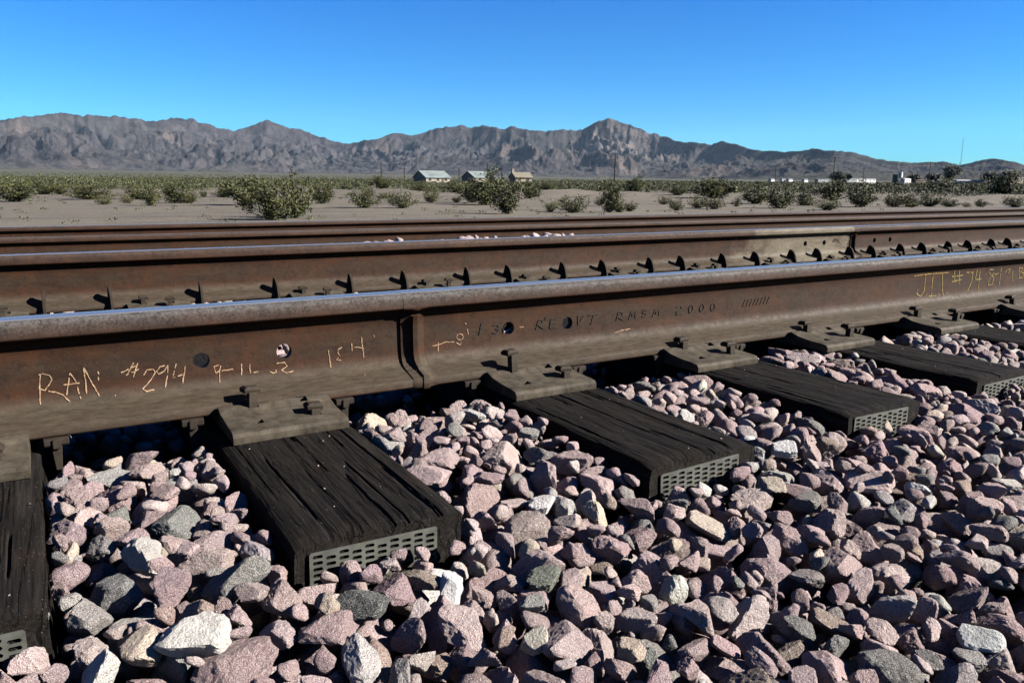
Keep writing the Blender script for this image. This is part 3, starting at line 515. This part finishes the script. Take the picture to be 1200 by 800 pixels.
# ---------------------------------------------------------------- ballast stones
def ico(sub):
    bm = bmesh.new(); bmesh.ops.create_icosphere(bm, subdivisions=sub, radius=1); v = np.array([p.co[:] for p in bm.verts]); f = np.array([[q.index for q in a.verts] for a in bm.faces]); bm.free(); return v, f
ICO = {k: ico(k) for k in (2, 3, 4, 5)}
def rock(seed, sub):
    """broken stone: cut by random planes, rounded edges, pitted skin; about 1 unit in radius"""
    rnd = np.random.RandomState(seed); v, f = ICO[sub]
    n = rnd.normal(size=(rnd.randint(6, 9), 3)); n2 = rnd.normal(size=(9, 3)); n = np.vstack([n, n2]); n /= np.linalg.norm(n, axis=1)[:, None]
    d = np.concatenate([rnd.uniform(.50, .95, len(n)-9), rnd.uniform(.88, 1.12, 9)])
    q = np.maximum(v@n.T, 1e-3)/d; p = (90, 50, 140, 70)[seed % 4]
    r_ = 1/((q**p).sum(1)**(1/p)); r_ = np.minimum(r_, 1.3)
    sc = np.array([1.12, rnd.uniform(.70, .95), rnd.uniform(.50, .80)]); o = v*r_[:, None]*sc
    am = .035 if seed % 3 else .07
    dn = np.array([am*fbm((a*2.1+seed, b*2.1, c*2.1), 5 if sub > 3 else 4, .6)-.03*abs(mnoise.noise(Vector((a*3.7, b*3.7+seed, c*3.7))))-(.055*abs(mnoise.noise(Vector((a*8, b*8+seed, c*8)))) if sub > 2 else 0) for a, b, c in o])
    return o*(1+dn)[:, None], f
NP = 26
PROTO = {s: [rock(100+i, s) for i in range(NP)] for s in (2, 3, 4)}
G = .006
rs = np.random.RandomState(12)
def euler(a, b, c):
    return np.array(Matrix.Rotation(c, 3, 'Z')@Matrix.Rotation(b, 3, 'Y')@Matrix.Rotation(a, 3, 'X'))
ROTS = [(rs.normal()*.55, rs.normal()*.55, rs.uniform(0, 6.283)) for _ in range(16)]
FOOT = {}
def footprint(pi, ri, size):
    k = (pi, ri, round(size/.003))
    if k not in FOOT:
        s = round(size/.003)*.003; p = PROTO[3][pi][0]@euler(*ROTS[ri]).T*s; h = int(np.ceil(1.25*s/G)); ij = np.floor(p[:, :2]/G+.5).astype(int)+h; ij = np.clip(ij, 0, 2*h)
        lo = np.full((2*h+1, 2*h+1), 9.); hi = np.full((2*h+1, 2*h+1), -9.); np.minimum.at(lo, (ij[:, 0], ij[:, 1]), p[:, 2]); np.maximum.at(hi, (ij[:, 0], ij[:, 1]), p[:, 2])
        ok = hi > -8; FOOT[k] = (h, lo, hi, ok, s)
    return FOOT[k]
COLS = [((.358, .262, .256), 30), ((.418, .318, .302), 20), ((.285, .200, .200), 22), ((.45, .370, .345), 10), ((.31, .288, .275), 8), ((.20, .192, .182), 4), ((.145, .150, .140), 2), ((.46, .385, .30), 4), ((.47, .455, .42), 3), ((.66, .64, .60), .8), ((.26, .19, .155), 3)]
CW = np.cumsum([b for a, b in COLS]); CW = CW/CW[-1]
def stone_colour():
    c = np.array(COLS[int(np.searchsorted(CW, rs.rand()))][0]); return tuple(np.clip(1.10*(c*.92+.08*c.mean())*rs.uniform(.78, 1.18)*rs.uniform(.96, 1.04, 3), .02, .85))
def in_view(x, y, z, mg):
    d = np.array([x, y, z])-CAM; dep = d@FW
    if dep < .25: return False
    return abs(d@RT)/dep < .65+mg/dep and -.433-mg/dep < d@UP/dep < .5
STONES = []
def deposit(x0, x1, y0, y1, keep, mean, top_over=.032, maxn=20000, floor=.105):
    nx, ny = int((x1-x0)/G), int((y1-y0)/G); xs = x0+np.arange(nx)*G; ys = y0+np.arange(ny)*G
    cx, cy = xs[::6], ys[::6]; Tc = np.array([[bed_target(a, b) for b in cy] for a in cx])
    ti = np.minimum(np.arange(nx)//6, len(cx)-1); tj = np.minimum(np.arange(ny)//6, len(cy)-1); T = Tc[np.ix_(ti, tj)]; H = T-floor
    mask = np.array([[keep(a, b) for b in cy] for a in cx])[np.ix_(ti, tj)]
    for tc, pc, e in TIES:
        a = (np.abs(xs-tc) < TW/2+.002); b = (ys > e-.004) & (ys < Y2-e); blk = np.ix_(a, b); H[blk] = TIE_Z+.004; mask[blk] = False
    sub = []; fails = 0; avail = np.argwhere(mask[::2, ::2])*2
    if len(avail) == 0: return
    n = 0
    while n < maxn and fails < 900:
        cand = avail[rs.randint(len(avail), size=14)]; df = T[cand[:, 0], cand[:, 1]]-H[cand[:, 0], cand[:, 1]]; ci, cj = cand[np.argmax(df)]
        if df.max() < .010: fails += 40; continue
        size = min(.040, max(.0155, mean*math.exp(rs.normal()*.36))); best = None
        if fails > 500: size = max(.012, size*.6)
        for _ in range(6):
            pi, ri = rs.randint(NP), rs.randint(len(ROTS)); h, lo, hi, ok, s = footprint(pi, ri, size)
            i, j = ci+rs.randint(-3, 4), cj+rs.randint(-3, 4)
            if i-h < 0 or j-h < 0 or i+h >= nx or j+h >= ny: continue
            sl_ = (slice(i-h, i+h+1), slice(j-h, j+h+1)); dd = (H[sl_]-lo)[ok]; dd.sort(); z = .7*dd[-1]+.3*dd[int(len(dd)*.9)]-.0015
            if best is None or z < best[0]: best = (z, pi, ri, s, i, j, h, lo, hi, ok, sl_)
        if best is None: fails += 1; continue
        z, pi, ri, s, i, j, h, lo, hi, ok, sl_ = best
        if z+hi[ok].max() > T[i, j]+top_over: fails += 1; continue
        hh = H[sl_]; hh[ok] = np.maximum(hh[ok], z+hi[ok]); n += 1; fails = max(0, fails-2); sub.append([xs[i], ys[j], z, pi, ri, s, stone_colour(), i, j, 0])
    for st in sub:                                     # how much of each stone is left uncovered
        h, lo, hi, ok, s = footprint(st[3], st[4], st[5]); i, j = st[7], st[8]; st[9] = float(np.mean((H[i-h:i+h+1, j-h:j+h+1][ok] <= st[2]+hi[ok]+.004)))
    STONES.extend(sub); return H
front = lambda x, y: in_view(x, y, -.27, .75) and y < -.06
deposit(-1.1, 5.2, -1.75, -.06, front, .0248)
deposit(-.6, 4.5, .12, 1.40, lambda x, y: in_view(x, y, -.2, .05), .028, .02)
deposit(-.3, 3.9, 1.75, 3.3, lambda x, y: in_view(x, y, -.2, .05), .030, .02, 2200, .06)
for px_, py_, y_, s_ in ((.155, 2.2, 0, .03), (.37, 2.2, 0, .034), (.555, 2.2, 0, .034)):      # single stones lying high between the tracks
    STONES.append([px_, py_, -.092+.006*s_*30, int(px_*40) % NP, int(px_*90) % 16, s_, (.30, .24, .22), 0, 0, 1.0])
# the stones that stand out: (x, y, size, colour, label)
def at_ground(px, py, z): 
    d = FW+RT*(px-600)/FPX-UP*(py-400)/FPX; t = (z-CAM[2])/d[2]; return CAM+d*t
SPECIAL = [(242, 750, .035, (.70, .68, .62), 'large rounded white stone near the bottom left'), (529, 678, .022, (.80, .80, .80), 'egg-shaped bright white stone below the nearest tie end'), (637, 594, .024, (.82, .80, .77), 'flat bright white stone right of the nearest tie'), (921, 521, .027, (.74, .74, .72), 'flat white stone below the third tie'), (872, 508, .016, (.78, .77, .74), 'small white stone beside the second tie end'), (205, 632, .030, (.17, .18, .165), 'dark grey-green stone between the two leftmost ties'), (280, 693, .036, (.24, .235, .215), 'smooth grey stone left of the nearest end plate'), (420, 712, .028, (.085, .092, .085), 'blackish stone below the nearest tie end plate'), (1147, 697, .025, (.66, .69, .66), 'pale greenish white stone in the lower right'), (172, 672, .026, (.52, .50, .46), 'white speckled stone left of the nearest tie'), (1080, 553, .017, (.66, .66, .63), 'pale stone right of the third tie end'), (118, 787, .026, (.68, .66, .61), 'whitish stone at the bottom edge near the left'), (640, 668, .026, (.16, .18, .14), 'dark olive stone in the middle of the ballast'), (627, 727, .017, (.66, .63, .52), 'small cream stone in the lower middle')]
vis = []
for k, st in enumerate(STONES):
    d = np.array(st[:3])-CAM; dep = d@FW; seen = in_view(*st[:3], .02) and st[9] > .22 and not (st[1] > 0)
    vis.append((st[5]/max(dep, .3)*(.3+st[9]) if seen else 0))
order = np.argsort(vis)[::-1]; single = set(int(k) for k in order[:300])
labels = {}
for px, py, sz, c_, lb in SPECIAL:
    P = at_ground(px, py, -.245 if py > 560 else -.225); best = min((k for k in single if k not in labels), key=lambda k: (STONES[k][0]-P[0])**2+(STONES[k][1]-P[1])**2-.0006*STONES[k][9])
    st = STONES[best]; st[6] = tuple(.95*q for q in c_); dz = (sz-st[5])*.6+.004; st[5] = sz; st[0] = P[0]; st[1] = P[1]; st[2] = bed_target(P[0], P[1])+.30*sz+.004; labels[best] = lb; st.append(1)
PM = []
for i in range(NP):
    v, f = PROTO[4][i]; me = mesh('stone', v, f, M['stone']); PM.append(me)
for k in range(190):                                  # chips and grit on the ties and between the stones
    if k < 60:
        tc, pc, e = TIES[rs.randint(2, 8)]; STONES.append([tc+rs.uniform(-.10, .10), rs.uniform(e+.01, -.21), TIE_Z+.001, rs.randint(NP), rs.randint(16), rs.uniform(.0007, .0020), stone_colour(), 0, 0, 1.0])
    else:
        st = STONES[int(order[rs.randint(0, 900)])]; STONES.append([st[0]+rs.uniform(-.035, .035), st[1]+rs.uniform(-.035, .035), st[2]+rs.uniform(-.012, .006), rs.randint(NP), rs.randint(16), rs.uniform(.004, .010), stone_colour(), 0, 0, 1.0])
accV, accF, accC, nv = [], [], [], 0
for k, st in enumerate(STONES):
    x, y, z, pi, ri, s, c = st[:7]
    if k in single:
        o = link('stone', PM[pi], ballast, (x, y, z)); o.rotation_euler = ROTS[ri]; o.scale = (s, s, s); o.color = (*c, 1)
        if k in labels: o['label'] = labels[k]
        continue
    if st[9] < .02: continue
    d = np.array([x, y, z])-CAM; dep = max(.3, d@FW); px = s/dep*FPX*2; lod = 3 if (px > 15 and st[9] > .2 and y < 0 and in_view(x, y, z, .1)) else 2
    v, f = PROTO[lod][pi]; v = v@euler(*ROTS[ri]).T*s+np.array([x, y, z]); accV.append(v); accF.append(f+nv); nv += len(v); accC.append(np.tile(np.array([*c, 1.0]), (len(v), 1)))
V = np.vstack(accV); F = np.vstack(accF); me = bpy.data.meshes.new('ballast_stones'); me.vertices.add(len(V)); me.vertices.foreach_set('co', V.ravel()); me.loops.add(F.size); me.loops.foreach_set('vertex_index', F.ravel().astype(np.int32))
me.polygons.add(len(F)); me.polygons.foreach_set('loop_start', np.arange(0, F.size, 3, dtype=np.int32)); me.polygons.foreach_set('loop_total', np.full(len(F), 3, dtype=np.int32)); me.update(calc_edges=True); me.validate()
at = me.attributes.new('stone_colour', 'FLOAT_COLOR', 'POINT'); at.data.foreach_set('color', np.vstack(accC).ravel()); me.materials.append(M['stone_mass'])
tag(link('ballast_stones', me, ballast), kind='stuff')
print('stones', len(STONES), 'mass tris', len(F))
# ---------------------------------------------------------------- bushes
def bush_protos(kind, seed):
    """stems fanning from the root with many small leaves; unit width, unit height"""
    rnd = random.Random(seed); sb = MB(); fb = MB(); tips = []
    ns = 13 if kind == 'd' else 22
    for i in range(ns):
        a = 2*math.pi*i/ns+rnd.uniform(-.3, .3); lean = rnd.uniform(.05, .56) if kind == 'd' else rnd.uniform(.1, .46); ht = rnd.uniform(.5, 1.0)*(1-.45*lean/.5)
        p0 = Vector((rnd.uniform(-.03, .03), rnd.uniform(-.03, .03), 0)); p2 = Vector((lean*math.cos(a), lean*math.sin(a), ht)); p1 = p0.lerp(p2, .5)+Vector((.06*math.cos(a), .06*math.sin(a), -.02))
        sb.tube([p0, p1, p2], [.012, .008, .003], 4)
        nb = 5 if kind == 'd' else 3
        for b in range(nb):
            t = rnd.uniform(.08, 1); c = (p0.lerp(p1, t*2) if t < .5 else p1.lerp(p2, t*2-1)); d = Vector((rnd.gauss(0, 1), rnd.gauss(0, 1), rnd.uniform(.2, 1.3))).normalized()*rnd.uniform(.08, .2)
            if kind == 'd': sb.tube([c, c+d], [.004, .002], 3)
            tips += [(c, c+d)]
        tips += [(p1, p2)]
    nl = 2900 if kind == 'd' else 2200
    for _ in range(nl):
        a, b = rnd.choice(tips); p = a.lerp(b, rnd.uniform(.05, 1.08)); sp = .06 if kind == 'd' else .05
        p = p+Vector((rnd.gauss(0, sp), rnd.gauss(0, sp), rnd.gauss(0, sp*.8)))
        if p.z < .03: p.z = .03+rnd.random()*.06
        s = rnd.uniform(.014, .036); u = Vector((rnd.gauss(0, 1), rnd.gauss(0, 1), rnd.gauss(.4, .8))).normalized(); w_ = u.orthogonal().normalized(); w_.rotate(Matrix.Rotation(rnd.random()*6.3, 3, u))
        fb.add([p-w_*s*.5, p+u*s*1.5, p+w_*s*.5, p-u*s*.6], [(0, 1, 2, 3)])
    return sb.me('stems', M['stem'], fix=False), fb.me('foliage', M['creosote' if kind == 'd' else 'pale_leaf'], fix=False)
BP = {'d': [bush_protos('d', 10+i) for i in range(5)], 'y': [bush_protos('y', 30+i) for i in range(3)]}
BUSHES = [(-0.7,52.7,2.16,1.28,'d',20),(1.0,77.6,1.89,1.02,'d',52),(2.2,77.5,1.32,0.88,'d',70),(3.4,59.1,2.52,0.86,'d',105),(3.2,44.1,0.78,0.52,'y',122),(4.5,47.2,0.66,0.47,'y',148),(6.3,58.5,1.75,0.87,'d',162),(5.1,41.9,0.77,1.02,'d',178),(6.9,46.6,1.62,1.05,'d',205),(7.6,46.3,0.77,0.67,'d',222),(11.5,63.9,0.53,0.59,'d',239),(13.0,63.7,1.47,0.93,'d',263),(9.5,40.5,1.75,1.4,'d',290),(6.6,24.5,1.21,1.04,'d',318),(7.8,26.0,1.0,1.3,'d',345),(14.1,42.6,1.25,1.34,'d',379),(33.6,94.7,1.49,1.06,'d',405),(13.6,34.8,1.14,0.98,'d',427),(30.4,74.7,2.07,1.21,'d',447),(22.7,55.0,1.28,0.51,'y',449),(15.3,34.2,1.15,0.9,'y',472),(34.5,74.2,1.41,1.06,'d',493),(20.8,42.6,0.93,0.93,'y',505),(44.7,86.6,2.52,1.26,'d',533),(22.3,42.2,0.52,0.47,'y',535),(23.2,41.9,1.15,1.26,'d',554),(22.2,38.3,1.75,1.75,'d',570),(16.7,26.7,0.98,1.33,'d',593),(36.1,55.7,1.73,1.3,'d',621),(45.6,67.5,1.58,0.88,'d',640),(20.2,28.7,0.54,0.54,'y',646),(20.5,27.4,1.13,0.76,'y',671),(27.6,34.8,0.53,0.43,'y',702),(22.1,26.8,0.84,1.3,'d',715),(22.5,26.6,0.46,0.53,'d',726),(23.7,27.4,0.47,0.43,'d',738),(56.0,66.2,1.85,1.48,'d',742),(34.0,36.6,0.64,0.54,'y',777),(26.7,27.5,0.58,0.58,'y',792),(53.5,56.5,1.48,0.99,'d',794),(29.8,29.2,0.89,0.62,'y',818),(29.6,27.9,0.86,0.6,'y',837),(50.7,49.0,3.55,1.63,'d',836),(34.4,30.9,0.39,0.48,'d',864),(40.2,34.8,1.55,1.11,'d',885),(34.1,27.7,1.27,1.09,'d',912),(40.0,30.8,1.13,0.82,'d',942),(34.3,24.8,0.95,0.56,'y',968),(53.0,38.7,2.11,1.45,'d',975),(40.3,27.2,1.26,1.26,'d',1008),(42.3,26.5,0.98,0.78,'d',1046),(43.4,26.2,0.98,0.69,'d',1066),(46.4,26.9,1.13,0.72,'d',1088),(112.9,66.3,4.21,1.98,'d',1100),(47.8,26.5,0.83,0.52,'d',1112),(49.0,26.1,0.37,0.31,'y',1132),(52.2,27.0,0.71,0.44,'d',1150),(121.9,65.4,3.32,1.53,'d',1148),(105.6,53.2,3.45,2.59,'d',1178),(52.4,25.0,1.06,0.74,'y',1190)]
SEG = [(0, 100, 'near the left edge'), (100, 192, 'below the highest left-hand ridge'), (192, 276, 'well left of the big clump'), (276, 360, 'in the big clump at left'), (360, 460, 'right of the big clump'), (460, 545, 'below the first house'), (545, 632, 'below the second house'), (632, 700, 'just right of the houses'), (700, 765, 'near the tall lone pole'), (765, 875, 'before the bare berm'), (875, 960, 'left of the trailers'), (960, 1060, 'below the white trailers'), (1060, 1125, 'below the radio mast'), (1125, 1300, 'near the right edge')]
ORD = ['leftmost', 'second from left', 'third from left', 'fourth from left', 'fifth from left', 'sixth from left', 'seventh from left']
cnt = {}
for i, (x, y, wd, ht, k, px) in enumerate(BUSHES):
    seg = next(s for a, b, s in SEG if a <= px < b); key = (k, seg); n = cnt.get(key, 0); cnt[key] = n+1
    tot = sum(1 for q in BUSHES if q[4] == k and next(s for a, b, s in SEG if a <= q[5] < b) == seg)
    size = 'large' if wd*ht > 2.6 else 'mid-sized' if wd*ht > .9 else 'small'
    kind = 'dark green creosote bush' if k == 'd' else 'pale yellow-green bush'
    b = empty('desert_bush', (x, y, zground(x, y)-.03), i*2.4); k_ = 1.14 if 276 <= px < 360 else 1.15 if px > 540 else 1.05; b.scale = (wd*1.4*k_, wd*1.4*k_, ht*1.22*k_)
    tag(b, f'{size} {kind} {seg}'+(f', {ORD[n]}' if tot > 1 else ''), 'bush', 'bushes on the near sand')
    s, f = BP[k][i % len(BP[k])]; link('stems', s, b); link('foliage', f, b)
# low scrub beyond the sand strip: too dense to count
def scrub():
    rnd = random.Random(5); v = []; f = []
    def clump(x, y, z, w_, h, n, s0):
        for _ in range(n):
            a = rnd.random()*6.283; q = math.sqrt(rnd.random())*w_*.5; t = rnd.random()**.8; px, py, pz = x+q*math.cos(a)*(1-.35*t), y+q*math.sin(a)*(1-.35*t), z+t*h
            s = s0*rnd.uniform(.6, 1.4); n0 = len(v); b = rnd.random()*6.283; c_, s_ = math.cos(b), math.sin(b)
            v.extend([(px-s*c_*.5, py-s*s_*.5, pz-.3*s*rnd.random()), (px+s*c_*.5, py+s*s_*.5, pz-.2*s), (px+rnd.uniform(-.3, .3)*s, py+rnd.uniform(-.3, .3)*s, pz+s*rnd.uniform(.5, 1.0))]); f.append((n0, n0+1, n0+2))
    for i in range(14500):
        u = rnd.random(); r = 92*(2300/92)**(u**1.05); az = R(rnd.uniform(-12, 75)); x, y = r*math.sin(az)+CAM[0], r*math.cos(az)+CAM[1]
        if r < 230 and fbm((x*.02, y*.02, 6), 3) < -.02+.25*(1-(r-92)/138) and rnd.random() < .8: continue
        w_ = rnd.uniform(1.0, 2.4)*(1 if r < 500 else 1.25); h = rnd.uniform(.6, 1.5)
        dg = math.degrees(az)
        if r < 345 and 23.5 < dg < 34: h *= .55
        if 330 < r < 720 and 52 < dg < 65: h *= .6
        n = 150 if r < 170 else 80 if r < 330 else 34 if r < 900 else 10
        clump(x, y, zground(x, y), w_, h, n, .13 if r < 170 else .20 if r < 330 else .36 if r < 900 else .85)
    for i in range(420):                              # tufts and dry weeds on the sand
        r = rnd.uniform(24, 85); az = R(rnd.uniform(-8, 70)); x, y = r*math.sin(az)+CAM[0], r*math.cos(az)+CAM[1]
        if y > 12: clump(x, y, zground(x, y), rnd.uniform(.2, .6), rnd.uniform(.06, .16), 16, .05)
    return mesh('desert_scrub', v, f, M['scrub'])
tag(link('desert_scrub', scrub()), 'mass of low olive scrub covering the plain', kind='stuff')
# ---------------------------------------------------------------- buildings and poles far off
def far(px, dist, py=214):
    d = FW+RT*(px-600)/FPX-UP*(py-400)/FPX; h = d[:2]/np.linalg.norm(d[:2]); x, y = CAM[0]+h[0]*dist, CAM[1]+h[1]*dist; return x, y, zground(x, y), math.atan2(h[0], h[1])
def gable_house(px, dist, L, Dp, wall_h, ridge_h, psi, label, roof, wall, name='house', lift=0, win=3, chimney=False):
    x, y, z, az = far(px, dist); t = empty(name, (x, y, z+lift), -az+R(psi)); tag(t, label, 'house')
    a, b = L/2, Dp/2; zb = -1.2
    wl = MB(); wl.prism([(-b, zb), (b, zb), (b, wall_h), (0, ridge_h-.15), (-b, wall_h)], 'x', -a, a); wl.build('wall', wall, t)
    ov = .5; k = (ridge_h-wall_h)/b; e = wall_h-ov*k
    rf = MB(); rf.prism([(-b-ov, e), (0, ridge_h), (b+ov, e), (b+ov, e+.16), (0, ridge_h+.18), (-b-ov, e+.16)], 'x', -a-.45, a+.45); r_ = rf.build('roof', roof, t)
    for i in range(win):
        u = -a+(i+.5)*L/win; w_ = MB(); w_.box(u-.55, u+.55, -b-.05, -b+.1, .9, 2.0); wo = w_.build('window', M['dark'], t)
        fr = MB(); fr.box(u-.65, u+.65, -b-.09, -b-.055, 2.0, 2.12); fr.box(u-.65, u+.65, -b-.09, -b-.055, .78, .9); fr.box(u-.05, u+.05, -b-.09, -b-.055, .9, 2.0); fr.build('frame', M['brownwall'], wo)
    dd = MB(); dd.box(a*.30, a*.30+.95, -b-.06, -b+.1, 0, 2.05); dd.build('door', M['brownwall'], t)
    if chimney:
        ch = MB(); ch.box(-a-.5, -a+.5, -.6, .4, zb, ridge_h+1.3); ch.box(-a-.6, -a+.6, -.7, .5, ridge_h+1.3, ridge_h+1.5); ch.build('chimney', M['whitewall'], r_)
    return t
gable_house(506, 300, 10.4, 8.4, 2.1, 4.3, 33, 'leftmost of the three houses on the plain, silvery tin roof', M['tin'], M['whitewall'], lift=.1)
gable_house(561, 318, 10.0, 8.8, 2.1, 4.3, 36, 'middle one of the three houses, grey tin roof and dark gable', M['tin'], M['whitewall'], lift=.1, win=2)
gable_house(610, 325, 7.0, 6.4, 2.2, 4.0, 24, 'rightmost of the three houses, tan roof and white chimney', M['tanroof'], M['whitewall'], lift=.3, win=2, chimney=True)
def pole(px, dist, h, label, arms=1, rad=.21):
    x, y, z, az = far(px, dist); t = empty('utility_pole', (x, y, z-.4), -az+R(25)); tag(t, label, 'utility pole', 'utility poles across the plain')
    MB().tube([(0, 0, 0), (0, 0, h*.5), (.03, 0, h+.4)], [rad, rad*.85, rad*.6], 7).build('shaft', M['pole'], t)
    for k in range(arms):
        c = MB().box(-1.2, 1.2, -.07-rad*.6, .06-rad*.6, h-.35-k*.9, h-.2-k*.9).build('crossarm', M['pole'], t)
        for q in (-1.05, -.5, .5, 1.05): MB().tube([(q, -rad*.6, h-.2-k*.9), (q, -rad*.6, h+.05-k*.9)], [.05, .04], 5).build('insulator', M['white'], c)
for px, dist, h, lb in ((447, 330, 8.0, 'utility pole standing alone left of the three houses'), (474, 360, 6.8, 'short utility pole just left of the first tin-roofed house'), (538, 350, 6.6, 'utility pole between the first and second house'), (571, 300, 7.6, 'dark utility pole rising in front of the second house roof'), (588, 360, 9.0, 'utility pole between the second and third house'), (720, 260, 9.6, 'tall utility pole standing alone in the middle of the plain'), (908, 620, 13, 'thin distant utility pole left of the trailers'), (976, 430, 14.2, 'tall utility pole below the white trailers'), (1011, 620, 12, 'thin utility pole behind the white trailers'), (1088, 560, 14.5, 'utility pole left of the dark round tree')):
    pole(px, dist, h, lb, 2 if px in (720, 976) else 1)
def trailer(px, dist, L, h, psi, label, mat=M['white'], roof=M['grey'], lift=0):
    x, y, z, az = far(px, dist); t = empty('trailer_home', (x, y, z+lift+.7), -az+R(psi+38)); L *= 1.2; h *= .62; tag(t, label, 'trailer', 'pale buildings of the far settlement')
    MB().box(-L/2, L/2, -1.7, 1.7, -2.4, h).build('wall', mat, t); MB().prism([(-2.0, h), (2.0, h), (2.0, h+.12), (0, h+.55), (-2.0, h+.12)], 'x', -L/2-.3, L/2+.3).build('roof', roof, t)
    for i in range(max(2, int(L/4))):
        u = -L/2+(i+.5)*L/max(2, int(L/4)); MB().box(u-.5, u+.5, -1.76, -1.6, h*.45, h*.78).build('window', M['dark'], t)
trailer(964, 700, 13, 3.0, 15, 'grey trailer, leftmost of the long trailers', M['grey'], lift=1.2)
trailer(998, 680, 13, 3.6, 10, 'grey-roofed long trailer in the middle of the settlement', M['grey'], lift=1.4)
trailer(1013, 690, 17, 3.9, 10, 'longest bright white trailer in the settlement', lift=1.4)
trailer(904, 820, 4, 2.6, 10, 'tiny white shed, first left of the trailers', lift=2.2); trailer(917, 820, 4, 2.4, 10, 'tiny white shed, second left of the trailers', lift=2.2); trailer(925, 820, 4.5, 2.4, 10, 'tiny white shed, third left of the trailers', lift=2.2); trailer(943, 820, 4, 2.2, 10, 'tiny white shed, nearest left of the trailers', lift=2.2)
trailer(1061, 640, 6, 4.2, 20, 'small white building beside the tank tower', M['white'], M['white'], lift=1.0); trailer(1078, 660, 9, 2.8, 10, 'brown low building right of the tank tower', M['brownwall'], M['brownwall'], lift=1.0)
trailer(1091, 640, 4, 2.9, 10, 'small white trailer left of the dark round tree', lift=.8); trailer(1104, 640, 8, 3.2, 10, 'white trailer half hidden by the dark round tree', lift=.8)
trailer(1112, 600, 3, 2.0, 10, 'little white trailer in front of the dark round tree', lift=.2); trailer(1136, 640, 15, 3.0, -12, 'white flat-roofed building right of the dark round tree', M['white'], M['white'], lift=.9); trailer(1192, 640, 5, 5.4, 10, 'pale tower-like building at the right edge', M['whitewall'], M['whitewall'], lift=1.2)
x, y, z, az = far(1054, 640); t = tag(empty('tank_tower', (x, y, z), -az), 'dark green tower topped by a white tank in the settlement', 'water tank')
MB().prism([(-2.4+2.4*math.cos(k*math.pi/6), 2.4*math.sin(k*math.pi/6)) for k in range(12)], 'z', -1, 7.5).build('tower_body', M['greenpaint'], t); MB().prism([(.2+1.5*math.cos(k*math.pi/6), 1.5*math.sin(k*math.pi/6)) for k in range(12)], 'z', 5.5, 9.2).build('tank', M['white'], t)
x, y, z, az = far(1123, 760); t = tag(empty('radio_mast', (x, y, z), -az), 'thin lattice radio mast rising above the right-hand ridge', 'mast')
mb = MB()
for q in range(3): mb.tube([(.45*math.cos(q*2.094), .45*math.sin(q*2.094), 0), (.3*math.cos(q*2.094), .3*math.sin(q*2.094), 38)], [.10, .07], 4)
mb.build('leg', M['grey'], t); mb = MB()
for k in range(34):
    for q in range(3):
        a, b = q*2.094, (q+1)*2.094; mb.tube([(.42*math.cos(a), .42*math.sin(a), k*1.1), (.42*math.cos(b), .42*math.sin(b), k*1.1+1.1)], [.04, .04], 3)
mb.build('lattice', M['grey'], t)
def tree(px, dist, h, w_, label, seed, lift=0):
    rnd = random.Random(seed); x, y, z, az = far(px, dist); t = tag(empty('tree', (x, y, z+lift+.8), 0), label, 'tree', 'trees of the far settlement'); tk = MB(); tk.tube([(0, 0, -1), (0, 0, h*.3), (.1, 0, h*.6)], [.3, .22, .1], 6); fo = MB(); cl = []
    for i in range(9):
        a = rnd.random()*6.283; q = rnd.uniform(.1, .36)*w_; c = Vector((q*math.cos(a), q*math.sin(a), h*rnd.uniform(.38, .85))); tk.tube([(0, 0, h*.3), c], [.12, .04], 4); cl.append((c, rnd.uniform(.15, .27)*w_))
    for _ in range(2600):
        c, r_ = rnd.choice(cl); p = c+Vector((rnd.gauss(0, .5), rnd.gauss(0, .5), rnd.gauss(0, .42)))*r_; s = rnd.uniform(.22, .5); u = Vector((rnd.gauss(0, 1), rnd.gauss(0, 1), rnd.gauss(0, 1))).normalized(); v_ = u.orthogonal()
        fo.add([p-v_*s, p+u*s, p+v_*s, p-u*s], [(0, 1, 2, 3)])
    tk.build('trunk', M['pole'], t); fo.build('crown', M['tree'], t, fix=False)
tree(1117, 615, 12.0, 16, 'dark round tree below the radio mast', 1, .6); tree(1093, 640, 7, 9, 'smaller dark tree left of the round one', 2, .8); tree(981, 600, 7, 10, 'dark tree between the grey trailers', 3, .8); tree(992, 610, 6, 7, 'low dark tree among the trailers', 4, .8); tree(1071, 680, 6, 9, 'low tree behind the small white building', 5, 1); tree(1158, 640, 6.5, 10, 'dark tree right of the flat-roofed white building', 6, 1.5); tree(1182, 560, 7.5, 12, 'dark tree near the right edge of the settlement', 7, .8)

# ---------------------------------------------------------------- thin desert air
hz = MB().box(-11600, 11600, -11600, 11600, -12, 900).build('haze', None)
t = bpy.data.materials.new('thin_air'); t.use_nodes = True; nt_ = t.node_tree; nt_.nodes.remove(nt_.nodes['Principled BSDF'])
pv = nt_.nodes.new('ShaderNodeVolumePrincipled'); pv.inputs['Color'].default_value = (.50, .72, 1.0, 1); pv.inputs['Density'].default_value = HAZE; pv.inputs['Anisotropy'].default_value = 0
nt_.links.new(pv.outputs[0], nt_.nodes['Material Output'].inputs['Volume']); hz.data.materials.clear(); hz.data.materials.append(t); tag(hz, kind='stuff')
